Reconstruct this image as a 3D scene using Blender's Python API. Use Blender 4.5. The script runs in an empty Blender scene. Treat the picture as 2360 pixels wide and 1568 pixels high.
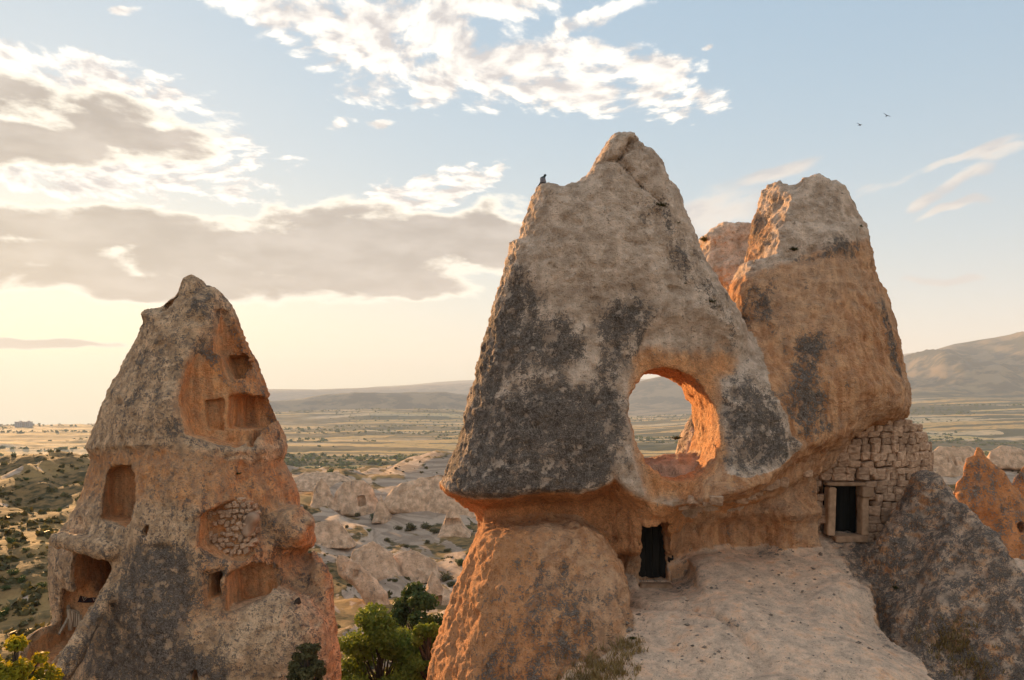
import bpy, bmesh, math, random, time
import numpy as np
T0 = time.time()
random.seed(5)
SC = bpy.context.scene
COL = SC.collection

# ------------------------------------------------------------------ camera, sky, sun, exposure
FD, CXP, HYP = 1821.0, 1180.0, 930.0     # focal length, principal column and horizon row (photo measured on a 2360 px wide copy)
cam = bpy.data.cameras.new('camera'); cam.sensor_width = 36.0
cam.lens = 36.0 * FD / 2360.0
cam.shift_y = (930.0 - 784.0) / 2360.0
cam.clip_start = 0.1; cam.clip_end = 60000
camo = bpy.data.objects.new('camera', cam); COL.objects.link(camo)
camo.rotation_euler = (math.radians(90), 0, 0)
SC.camera = camo
SUN_AZ, SUN_EL = math.radians(-33.0), math.radians(7.0)      # azimuth from the view axis (left is negative), elevation
SUN_DIR = (math.sin(SUN_AZ)*math.cos(SUN_EL), math.cos(SUN_AZ)*math.cos(SUN_EL), math.sin(SUN_EL))
SC.view_settings.view_transform = 'Standard'; SC.view_settings.look = 'None'
SC.view_settings.exposure = 1.9; SC.view_settings.gamma = 1.0
SC.cycles.use_denoising = True
SC.cycles.max_bounces = 5; SC.cycles.diffuse_bounces = 3; SC.cycles.volume_bounces = 1
SC.cycles.sample_clamp_indirect = 4.0
sun = bpy.data.lights.new('sun', 'SUN'); sun.energy = 5.0; sun.angle = math.radians(0.6); sun.color = (1.0, 0.57, 0.24)
suno = bpy.data.objects.new('sun', sun); COL.objects.link(suno)
from mathutils import Vector
suno.rotation_euler = Vector((-SUN_DIR[0], -SUN_DIR[1], -SUN_DIR[2])).to_track_quat('-Z', 'Y').to_euler()

class NT:
    """small helper to write node trees as expressions"""
    def __init__(s, tree): s.t = tree; s.n = tree.nodes; s.l = tree.links
    def node(s, typ, **kw):
        n = s.n.new(typ)
        for k, v in kw.items(): setattr(n, k, v)
        return n
    def put(s, sock, v):
        if isinstance(v, bpy.types.NodeSocket): s.l.new(v, sock)
        elif v is not None:
            if hasattr(sock, 'default_value'):
                if sock.type == 'RGBA' and len(v) == 3: v = (*v, 1.0)
                sock.default_value = v
    def m(s, op, a, b=None, c=None, clamp=False):
        n = s.node('ShaderNodeMath', operation=op, use_clamp=clamp)
        s.put(n.inputs[0], a)
        if b is not None: s.put(n.inputs[1], b)
        if c is not None: s.put(n.inputs[2], c)
        return n.outputs[0]
    def v(s, op, a, b=None, scale=None):
        n = s.node('ShaderNodeVectorMath', operation=op)
        s.put(n.inputs[0], a)
        if b is not None: s.put(n.inputs[1], b)
        if scale is not None: s.put(n.inputs['Scale'], scale)
        return n.outputs['Value'] if op in ('DOT_PRODUCT', 'LENGTH', 'DISTANCE') else n.outputs[0]
    def ss(s, x, a, b, to0=0.0, to1=1.0):
        n = s.node('ShaderNodeMapRange', interpolation_type='SMOOTHSTEP')
        s.put(n.inputs[0], x); n.inputs[1].default_value = a; n.inputs[2].default_value = b
        s.put(n.inputs[3], to0); s.put(n.inputs[4], to1)
        return n.outputs[0]
    def mix(s, f, a, b, blend='MIX'):
        n = s.node('ShaderNodeMix', data_type='RGBA', blend_type=blend)
        s.put(n.inputs[0], f); s.put(n.inputs[6], a); s.put(n.inputs[7], b)
        return n.outputs[2]
    def noise(s, vec, scale, detail=4, rough=0.55, dist=0.0, out=0):
        n = s.node('ShaderNodeTexNoise')
        if vec is not None: s.put(n.inputs['Vector'], vec)
        n.inputs['Scale'].default_value = scale; n.inputs['Detail'].default_value = detail
        n.inputs['Roughness'].default_value = rough; n.inputs['Distortion'].default_value = dist
        return n.outputs[out]
    def voro(s, vec, scale, feature='F1', rnd=1.0, out=0):
        n = s.node('ShaderNodeTexVoronoi', feature=feature)
        if vec is not None: s.put(n.inputs['Vector'], vec)
        n.inputs['Scale'].default_value = scale; n.inputs['Randomness'].default_value = rnd
        return n.outputs[out]
    def comb(s, x, y, z):
        n = s.node('ShaderNodeCombineXYZ'); s.put(n.inputs[0], x); s.put(n.inputs[1], y); s.put(n.inputs[2], z); return n.outputs[0]
    def sep(s, v):
        n = s.node('ShaderNodeSeparateXYZ'); s.put(n.inputs[0], v); return n.outputs
    def ramp(s, x, stops, interp='LINEAR'):
        n = s.node('ShaderNodeValToRGB'); s.put(n.inputs[0], x); cr = n.color_ramp; cr.interpolation = interp
        while len(cr.elements) < len(stops): cr.elements.new(0.5)
        for e, (p, c) in zip(cr.elements, stops): e.position = p; e.color = (*c, 1.0) if len(c) == 3 else c
        return n.outputs[0]
    def attr(s, name):
        n = s.node('ShaderNodeAttribute', attribute_name=name); return n

def lin(r, g, b):
    f = lambda c: (c/255.0/12.92) if c/255.0 <= 0.04045 else ((c/255.0+0.055)/1.055)**2.4
    return (f(r), f(g), f(b))
def build_world():
    w = bpy.data.worlds.new('World'); SC.world = w; w.use_nodes = True
    w.cycles.sampling_method = 'NONE'
    t = NT(w.node_tree); t.n.clear()
    out = t.node('ShaderNodeOutputWorld'); bg = t.node('ShaderNodeBackground'); t.l.new(bg.outputs[0], out.inputs[0])
    sky = t.node('ShaderNodeTexSky', sky_type='NISHITA', sun_disc=False, sun_elevation=SUN_EL, sun_rotation=SUN_AZ,
                 altitude=1200.0, air_density=1.0, dust_density=2.0, ozone_density=2.0)
    STR = 0.15
    # the sky's brightness range is rolled off, as in the exposure-blended photograph
    s3 = t.sep(sky.outputs[0]); ch = []
    for c, gain in zip(s3, SKY_GAIN):
        c = t.m('POWER', t.m('MULTIPLY', c, gain), 0.62)
        ch.append(t.m('DIVIDE', t.m('MULTIPLY', c, SKY_TOP), t.m('ADD', c, 1.0)))
    base = t.comb(*ch)
    geo = t.node('ShaderNodeTexCoord'); D = t.v('NORMALIZE', geo.outputs['Generated'])
    dx, dy, dz = t.sep(D)
    az = t.m('ARCTAN2', dx, dy); el = t.m('ARCSINE', dz)
    cosd = t.v('DOT_PRODUCT', D, SUN_DIR)
    ang = t.m('ARCCOSINE', t.m('MINIMUM', cosd, 0.99999))
    glow = t.m('POWER', 2.718, t.m('MULTIPLY', ang, -4.2))
    # pale warm air low over the land, bluer above
    low = t.m('POWER', 2.718, t.m('MULTIPLY', t.m('MAXIMUM', el, 0.0), -9.0))
    warm = t.mix(t.ss(ang, 0.25, 1.2), (1.04, 0.92, 0.56), (0.88, 0.80, 0.66))
    base = t.mix(t.m('MULTIPLY', low, 0.70), base, warm)
    base = t.mix(t.m('MULTIPLY', t.m('MULTIPLY', glow, t.ss(el, 0.30, 0.02)), 1.0), base, (1.75, 1.48, 0.80))
    # ---- clouds
    k = t.m('DIVIDE', 1.0, t.m('ADD', t.m('MAXIMUM', dz, 0.0), 0.16))
    pl = t.comb(t.m('MULTIPLY', dx, k), t.m('MULTIPLY', dy, k), 0.0)
    warp = t.v('SCALE', t.v('SUBTRACT', t.noise(pl, 2.2, 1, 0.5, 0, 1), (0.5, 0.5, 0.5)), scale=0.25)
    aw = t.noise(D, 5.0, 3, 0.6, 0, 1); aws = t.sep(t.v('SUBTRACT', aw, (0.5, 0.5, 0.5)))
    A2 = t.m('MULTIPLY_ADD', aws[0], 0.16, az); E2 = t.m('MULTIPLY_ADD', aws[1], 0.07, el)
    AE = t.comb(A2, E2, 0.0)
    def field(blobs):
        o = None
        for px, py, rx, ry, rot in blobs:
            a0 = math.atan((px-CXP)/FD); e0 = math.atan((HYP-py)/FD*math.cos(a0))
            n = t.node('ShaderNodeMapping', vector_type='TEXTURE'); t.put(n.inputs[0], AE)
            n.inputs[1].default_value = (a0, e0, 0); n.inputs[2].default_value = (0, 0, math.radians(rot)); n.inputs[3].default_value = (rx/FD*0.93, ry/FD*0.95, 1)
            d = t.v('DOT_PRODUCT', n.outputs[0], n.outputs[0])
            o = d if o is None else t.m('MINIMUM', o, d)
        return t.m('SUBTRACT', 1.0, o)
    P1 = t.v('ADD', pl, warp)
    sunoff = (SUN_DIR[0]*0.035, SUN_DIR[1]*0.035, 0.0)
    n1 = t.noise(P1, 12.5, 7, 0.60); n1s = t.noise(t.v('ADD', P1, sunoff), 12.5, 4, 0.54)
    # puffy high cloud
    mW = field(W_BLOBS)
    elsewhere = t.m('MAXIMUM', t.ss(t.m('ABSOLUTE', az), 0.60, 1.0), t.ss(el, 0.52, 0.8))
    mOut = t.m('MULTIPLY', t.m('SUBTRACT', t.noise(pl, 1.3, 2, 0.5), 0.50), 6.0); mOut = t.m('SUBTRACT', mOut, t.ss(el, 0.22, 0.04, 0.0, 2.5))
    mOut = t.m('MINIMUM', mOut, 0.9)
    mWall = t.mix(elsewhere, mW, mOut); mWall = t.m('MAXIMUM', t.m('MINIMUM', mWall, 0.9), -1.6)
    mWall = t.m('MULTIPLY', mWall, 0.21)
    dW = t.m('ADD', mWall, t.m('SUBTRACT', n1, 0.505))
    aW = t.ss(dW, -0.02, 0.17)
    shade = t.m('MULTIPLY_ADD', t.m('SUBTRACT', n1, n1s), 4.5, 0.62, True)
    thick = t.ss(dW, 0.10, 0.36)
    shade = t.m('SUBTRACT', shade, t.m('MULTIPLY', thick, 0.35), None, True)
    cW = t.mix(shade, (0.56, 0.54, 0.54), (1.24, 1.17, 1.06))
    base = t.mix(t.m('MULTIPLY', aW, 0.93), base, cW)
    # grey stratus with bright rims
    Q = t.comb(t.m('MULTIPLY', az, 1.0), t.m('MULTIPLY', el, 2.6), 0.0)
    n2 = t.noise(t.v('ADD', Q, t.v('SCALE', warp, scale=0.3)), 7.0, 7, 0.60)
    mG = field(G_BLOBS); mG = t.m('MAXIMUM', t.m('MINIMUM', mG, 0.8), -1.6)
    dG = t.m('ADD', t.m('MULTIPLY', mG, 0.30), t.m('SUBTRACT', n2, 0.48))
    aG = t.ss(dG, -0.01, 0.12)
    rim = t.ss(dG, 0.05, 0.19)
    nn = t.noise(t.v('ADD', Q, (3.1, 1.7, 0.0)), 11.0, 3, 0.6)
    dark = t.mix(t.ss(nn, 0.35, 0.7), (0.31, 0.295, 0.29), (0.49, 0.46, 0.44))
    dark = t.mix(t.m('MULTIPLY', glow, 0.22, None, True), dark, (0.95, 0.76, 0.44))
    cG = t.mix(rim, (1.15, 1.08, 0.92), dark)
    base = t.mix(t.m('MULTIPLY', aG, 0.96), base, cG)
    # thin warm streaks at the right
    mR = field(R_BLOBS); mR = t.m('MAXIMUM', t.m('MINIMUM', mR, 0.8), -1.5)
    c20, s20 = math.cos(math.radians(14)), math.sin(math.radians(14))
    QR = t.comb(t.m('ADD', t.m('MULTIPLY', az, c20), t.m('MULTIPLY', el, s20)), t.m('MULTIPLY', t.m('SUBTRACT', t.m('MULTIPLY', el, c20), t.m('MULTIPLY', az, s20)), 3.0), 0.3)
    n3 = t.noise(QR, 9.0, 5, 0.6)
    dR = t.m('ADD', t.m('MULTIPLY', mR, 0.25), t.m('SUBTRACT', n3, 0.50))
    cR = t.mix(t.ss(n3, 0.42, 0.60), (0.95, 0.80, 0.66), (0.50, 0.49, 0.51))
    base = t.mix(t.ss(dR, 0.0, 0.26, 0.0, 0.75), base, cR)
    # below the horizon the air only repeats the horizon's colour
    t.put(bg.inputs[0], t.v('SCALE', base, scale=SKY_LEVEL/STR)); bg.inputs[1].default_value = STR
SKY_GAIN = (0.25, 0.52, 0.98); SKY_TOP = 0.95; SKY_LEVEL = 0.32
W_BLOBS = [(640,25,170,55,-8),(800,110,200,100,-20),(1000,110,220,130,-15),(1180,150,200,90,-10),(1330,180,160,90,-8),(1080,20,330,60,0),(1540,190,115,75,0),(1650,235,50,30,20),
           (1000,225,90,40,-5),(170,160,260,45,-4),(330,350,300,90,-5),(120,380,180,50,0),(760,290,40,16,0),(880,300,40,14,0),(1420,50,120,30,20),(300,10,40,14,0),
           (1000,450,170,45,20),(100,420,160,30,-5),(1650,100,16,9,0)]
G_BLOBS = [(120,250,330,62,-5),(60,330,160,55,0),(560,590,420,95,-3),(900,570,320,100,-6),(1130,560,160,90,0),(260,520,320,50,3),(330,650,260,40,2),(60,600,260,60,0),(900,650,260,45,-4),(60,790,160,12,0)]
R_BLOBS = [(2160,400,230,13,13),(2320,362,130,15,9),(2200,435,80,16,28),(2160,505,85,9,12),(1660,470,130,60,5),(1800,395,110,18,6),(2100,490,40,14,8),(2180,648,60,7,0)]
build_world()
# ------------------------------------------------------------------ numpy tools: noise, polygons, implicit bodies, surface nets
f4 = np.float32
_r = np.random.RandomState(11)
LAT = _r.uniform(-1, 1, (64, 64, 64)).astype(f4)
def vnoise(x, y, z):
    xf, yf, zf = np.floor(x), np.floor(y), np.floor(z)
    xi, yi, zi = xf.astype(np.int32) & 63, yf.astype(np.int32) & 63, zf.astype(np.int32) & 63
    u, v, w = (x-xf).astype(f4), (y-yf).astype(f4), (z-zf).astype(f4)
    u = u*u*(3-2*u); v = v*v*(3-2*v); w = w*w*(3-2*w)
    x1, y1, z1 = (xi+1) & 63, (yi+1) & 63, (zi+1) & 63
    a = LAT[xi, yi, zi]*(1-u) + LAT[x1, yi, zi]*u
    b = LAT[xi, y1, zi]*(1-u) + LAT[x1, y1, zi]*u
    c = LAT[xi, yi, z1]*(1-u) + LAT[x1, yi, z1]*u
    d = LAT[xi, y1, z1]*(1-u) + LAT[x1, y1, z1]*u
    return (a*(1-v)+b*v)*(1-w) + (c*(1-v)+d*v)*w
def fbm(x, y, z, s, octv=4, gain=0.5, lac=2.03):
    o = 0; a = 1.0; tot = 0
    for i in range(octv):
        o = o + a*vnoise(x*s + 13.7*i, y*s + 7.1*i, z*s + 3.3*i); tot += a; a *= gain; s *= lac
    return o/tot
def ss(a, b, x):
    t = np.clip((x-a)/(b-a), 0, 1); return t*t*(3-2*t)
def smin(a, b, k):
    h = np.clip(0.5+0.5*(b-a)/k, 0, 1); return b*(1-h)+a*h-k*h*(1-h)
def smax(a, b, k): return -smin(-a, -b, k)
def Wp(px, py, Y): return np.array(((px-CXP)/FD*Y, Y, (HYP-py)/FD*Y), dtype=f4)

def itp(x, xs, ys): return np.interp(x, xs, ys).astype(f4)
class Poly:
    """signed distance to a closed outline in the upright X-Z plane (positive inside), sampled on a grid"""
    def __init__(s, pts, res=0.05, pad=0.6):
        p = np.array(pts, float); s.lo = (p.min(0)-pad); s.res = res; s.plo = p.min(0)-pad; s.phi = p.max(0)+pad
        n = np.ceil((p.max(0)+pad-s.lo)/res).astype(int)+2
        gx, gz = np.meshgrid(s.lo[0]+np.arange(n[0])*res, s.lo[1]+np.arange(n[1])*res, indexing='ij')
        best = np.full(gx.shape, 1e9); ins = np.zeros(gx.shape, bool)
        for a, b in zip(p, np.roll(p, -1, 0)):
            e = b-a; L = e@e+1e-12
            t = np.clip(((gx-a[0])*e[0]+(gz-a[1])*e[1])/L, 0, 1)
            best = np.minimum(best, (gx-a[0]-t*e[0])**2+(gz-a[1]-t*e[1])**2)
            c = (a[1] > gz) != (b[1] > gz)
            with np.errstate(divide='ignore', invalid='ignore'):
                xx = a[0]+(gz-a[1])*(b[0]-a[0])/(b[1]-a[1]+1e-12)
            ins ^= c & (gx < xx)
        s.lo = [float(v) for v in s.lo]; s.plo = [float(v) for v in s.plo]; s.phi = [float(v) for v in s.phi]; s.n = n = [int(v) for v in n]
        d = np.sqrt(best); s.g = np.where(ins, d, -d).astype(f4)
        s.zrow = s.lo[1]+np.arange(n[1])*res
        rm = np.maximum(s.g.max(0), 0.25); k = max(3, int(0.8/res)); ker = np.hanning(k+2)[1:-1]; ker /= ker.sum()
        s.R = np.convolve(np.pad(rm, k, mode='edge'), ker, 'same')[k:-k]
    def __call__(s, x, z):
        u = np.clip((x-s.lo[0])/s.res, 0, s.n[0]-1.001); v = np.clip((z-s.lo[1])/s.res, 0, s.n[1]-1.001)
        i = u.astype(np.int32); j = v.astype(np.int32); fu = (u-i).astype(f4); fv = (v-j).astype(f4)
        g = s.g
        r = (g[i, j]*(1-fu)+g[i+1, j]*fu)*(1-fv)+(g[i, j+1]*(1-fu)+g[i+1, j+1]*fu)*fv
        over = np.maximum(np.maximum(s.plo[0]-x, x-s.phi[0]), np.maximum(s.plo[1]-z, z-s.phi[1]))
        return r-np.maximum(over, 0)
    def Rz(s, z): return np.interp(z, s.zrow, s.R).astype(f4)
def px_poly(pts, Y, **k): return Poly([((a-CXP)/FD*Y, (HYP-b)/FD*Y) for a, b in pts], **k)

def inflate(P, x, y, z, cy, Bf, Bb, p=2.2, rs=1.0, sh=0.0):
    """a body whose outline in the plane y = cy is the polygon and that swells to Bf towards the camera and Bb away"""
    dy = y-cy
    d = P(x+sh*np.minimum(dy, 0), z) if sh else P(x, z)
    R = P.Rz(z)*rs
    B = np.where(dy < 0, Bf, Bb)
    u = np.maximum(1-d/R, 0); v = np.abs(dy)/B
    p = f4(p); E = np.power(np.power(u, p)+np.power(v, p), f4(1.0)/p)-1
    return E*np.minimum(R, B)

def cut_poly(F, x, y, z, P, y0, y1, k=0.08, sx=0.0, sz=0.0, sides=None):
    """carve the prism with outline P between y0 and y1"""
    m = (x > P.plo[0]-1.5) & (x < P.phi[0]+1.5) & (z > P.plo[1]-1.5) & (z < P.phi[1]+1.5) & (y > y0-1) & (y < y1+1)
    if m.any():
        xm, ym, zm = x[m], y[m], z[m]
        yc = 0.5*(y0+y1); h = 0.5*(y1-y0)
        q = np.maximum(-P(xm-(ym-y0)*sx, zm-(ym-y0)*sz), np.abs(ym-yc)-h)
        F[m] = smax(F[m], -q, k)
    return F
def ell(x, y, z, c, r):
    c = [float(a) for a in c]; q = np.sqrt(((x-c[0])/r[0])**2+((y-c[1])/r[1])**2+((z-c[2])/r[2])**2); return (q-1)*min(r)
def capsule(x, y, z, a, b, r0, r1=None):
    a = [float(v) for v in a]; b = [float(v) for v in b]; r1 = r0 if r1 is None else r1
    e = [b[i]-a[i] for i in range(3)]; L = sum(v*v for v in e)+1e-9
    t = np.clip(((x-a[0])*e[0]+(y-a[1])*e[1]+(z-a[2])*e[2])/L, 0, 1)
    return np.sqrt((x-a[0]-t*e[0])**2+(y-a[1]-t*e[1])**2+(z-a[2]-t*e[2])**2)-(r0+(r1-r0)*t)
def cut_chain(F, x, y, z, pts, r, k=0.05):
    """carve a crack: a chain of thin capsules"""
    pts = np.asarray(pts); lo = pts.min(0)-1; hi = pts.max(0)+1
    m = (x > lo[0]) & (x < hi[0]) & (y > lo[1]) & (y < hi[1]) & (z > lo[2]) & (z < hi[2])
    if m.any():
        xm, ym, zm = x[m], y[m], z[m]; q = None
        for i in range(len(pts)-1):
            c = capsule(xm, ym, zm, pts[i], pts[i+1], r); q = c if q is None else np.minimum(q, c)
        F[m] = smax(F[m], -q, k)
    return F
def hits(f, pp, y0, y1, step=0.04):
    """where the camera's rays through measured points meet a body"""
    ys = np.arange(y0, y1, step); out = []
    for px, py in pp:
        v = f(((px-CXP)/FD*ys).astype(f4), ys.astype(f4), ((HYP-py)/FD*ys).astype(f4))
        k = np.argmax(v < 0) if (v < 0).any() else len(ys)-1
        if k == len(ys)-1: k = len(ys)//2
        out.append(Wp(px, py, ys[k]))
    return np.array(out)

def surface_nets(f, lo, hi, h, blk=4, band=2.2):
    lo = np.array(lo, float); nb = np.ceil((np.array(hi)-lo)/(h*blk)).astype(int)
    ca = [(lo[i]+np.arange(nb[i]+1)*h*blk).astype(f4) for i in range(3)]
    gx, gy, gz = np.meshgrid(*ca, indexing='ij')
    cv = f(gx.ravel(), gy.ravel(), gz.ravel()).reshape(gx.shape)
    near = np.abs(cv) < band*h*blk
    act = np.zeros(nb, bool); pos = np.zeros(nb, bool); neg = np.zeros(nb, bool)
    for i in (0, 1):
        for j in (0, 1):
            for k in (0, 1):
                s = (slice(i, nb[0]+i), slice(j, nb[1]+j), slice(k, nb[2]+k))
                act |= near[s]; pos |= cv[s] > 0; neg |= cv[s] <= 0
    act |= pos & neg
    n = nb*blk
    D = np.repeat(np.repeat(np.repeat(cv[:-1, :-1, :-1], blk, 0), blk, 1), blk, 2)
    D = np.pad(D, ((0, 1),)*3, mode='edge').astype(f4)
    A = np.argwhere(act)
    o = np.arange(blk+1); ox, oy, oz = [a.ravel() for a in np.meshgrid(o, o, o, indexing='ij')]
    CH = 20000
    for c in range(0, len(A), CH):
        a = A[c:c+CH]*blk
        ix = (a[:, 0:1]+ox).ravel(); iy = (a[:, 1:2]+oy).ravel(); iz = (a[:, 2:3]+oz).ravel()
        D[ix, iy, iz] = f((lo[0]+ix*h).astype(f4), (lo[1]+iy*h).astype(f4), (lo[2]+iz*h).astype(f4))
    S = D < 0
    cnt = np.zeros(n, np.int8)
    for i in (0, 1):
        for j in (0, 1):
            for k in (0, 1): cnt += S[i:n[0]+i, j:n[1]+j, k:n[2]+k]
    cells = np.argwhere((cnt > 0) & (cnt < 8)); del cnt
    off = [(i, j, k) for i in (0, 1) for j in (0, 1) for k in (0, 1)]
    V = np.stack([D[cells[:, 0]+i, cells[:, 1]+j, cells[:, 2]+k] for i, j, k in off], 1)
    acc = np.zeros((len(cells), 3)); c = np.zeros(len(cells))
    for a in range(8):
        for b in range(a+1, 8):
            oa, ob = np.array(off[a]), np.array(off[b])
            if np.abs(oa-ob).sum() != 1: continue
            va, vb = V[:, a], V[:, b]; m = (va < 0) != (vb < 0)
            t = va[m]/(va[m]-vb[m]); acc[m] += oa+t[:, None]*(ob-oa); c[m] += 1
    verts = lo+(cells+acc/c[:, None])*h
    idx = np.full(n, -1, np.int32); idx[cells[:, 0], cells[:, 1], cells[:, 2]] = np.arange(len(cells))
    quads = []
    for ax in range(3):
        s0 = [slice(1, n[i]) for i in range(3)]; s0[ax] = slice(0, n[ax]); s1 = list(s0); s1[ax] = slice(1, n[ax]+1)
        a, b = S[tuple(s0)], S[tuple(s1)]; e = np.argwhere(a != b); fl = a[e[:, 0], e[:, 1], e[:, 2]]
        e = e+np.array([0 if i == ax else 1 for i in range(3)])
        u, v = [(1, 2), (2, 0), (0, 1)][ax]
        du = np.eye(3, dtype=int)[u]; dv = np.eye(3, dtype=int)[v]
        g = lambda p: idx[p[:, 0], p[:, 1], p[:, 2]]
        q = np.stack([g(e-du-dv), g(e-dv), g(e), g(e-du)], 1)
        q[~fl] = q[~fl][:, ::-1]
        quads.append(q)
    Q = np.concatenate(quads); Q = Q[(Q >= 0).all(1)]
    return verts, Q

def vnormals(V, Q):
    n = np.cross(V[Q[:, 2]]-V[Q[:, 0]], V[Q[:, 3]]-V[Q[:, 1]]); o = np.zeros_like(V)
    for k in range(Q.shape[1]):
        for a in range(3): o[:, a] += np.bincount(Q[:, k], n[:, a], len(V))
    return o/np.maximum(np.linalg.norm(o, axis=1, keepdims=True), 1e-9)

def np_mesh(name, V, Q, attrs=None, smooth=True, normals=None):
    me = bpy.data.meshes.new(name)
    me.vertices.add(len(V)); me.vertices.foreach_set('co', np.ascontiguousarray(V, dtype=f4).ravel())
    k = Q.shape[1]
    me.loops.add(Q.size); me.loops.foreach_set('vertex_index', np.ascontiguousarray(Q, dtype=np.int32).ravel())
    me.polygons.add(len(Q)); me.polygons.foreach_set('loop_start', np.arange(0, Q.size, k, dtype=np.int32))
    if smooth: me.polygons.foreach_set('use_smooth', np.ones(len(Q), bool))
    me.update(calc_edges=True)
    for kk, a in (attrs or {}).items():
        at = me.attributes.new(kk, 'FLOAT', 'POINT'); at.data.foreach_set('value', np.ascontiguousarray(a, dtype=f4))
    if normals is not None: me.normals_split_custom_set_from_vertices(normals.astype(f4))
    return me
def sub_mesh(name, V, Q, sel, attrs, normals):
    q = Q[sel]; u, inv = np.unique(q, return_inverse=True)
    return np_mesh(name, V[u], inv.reshape(q.shape), {k: a[u] for k, a in attrs.items()}, True, normals[u])

# ------------------------------------------------------------------ scene tree helpers
def link(name, me, mat=None, parent=None, loc=None, rot=None, scale=None):
    o = bpy.data.objects.new(name, me); COL.objects.link(o)
    if mat is not None and me is not None and not me.materials: me.materials.append(mat)
    if parent is not None: o.parent = parent
    if loc is not None: o.location = loc
    if rot is not None: o.rotation_euler = rot
    if scale is not None: o.scale = scale
    return o
def tag(o, label=None, cat=None, group=None, kind=None):
    for k, v in (('label', label), ('category', cat), ('group', group), ('kind', kind)):
        if v: o[k] = v
    if cat and not kind: o['kind'] = 'thing'
    return o
def thing(name, label, cat, loc=(0, 0, 0), group=None):
    o = bpy.data.objects.new(name, None); COL.objects.link(o); o.location = loc; o.empty_display_size = 0.2
    return tag(o, label, cat, group)
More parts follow.
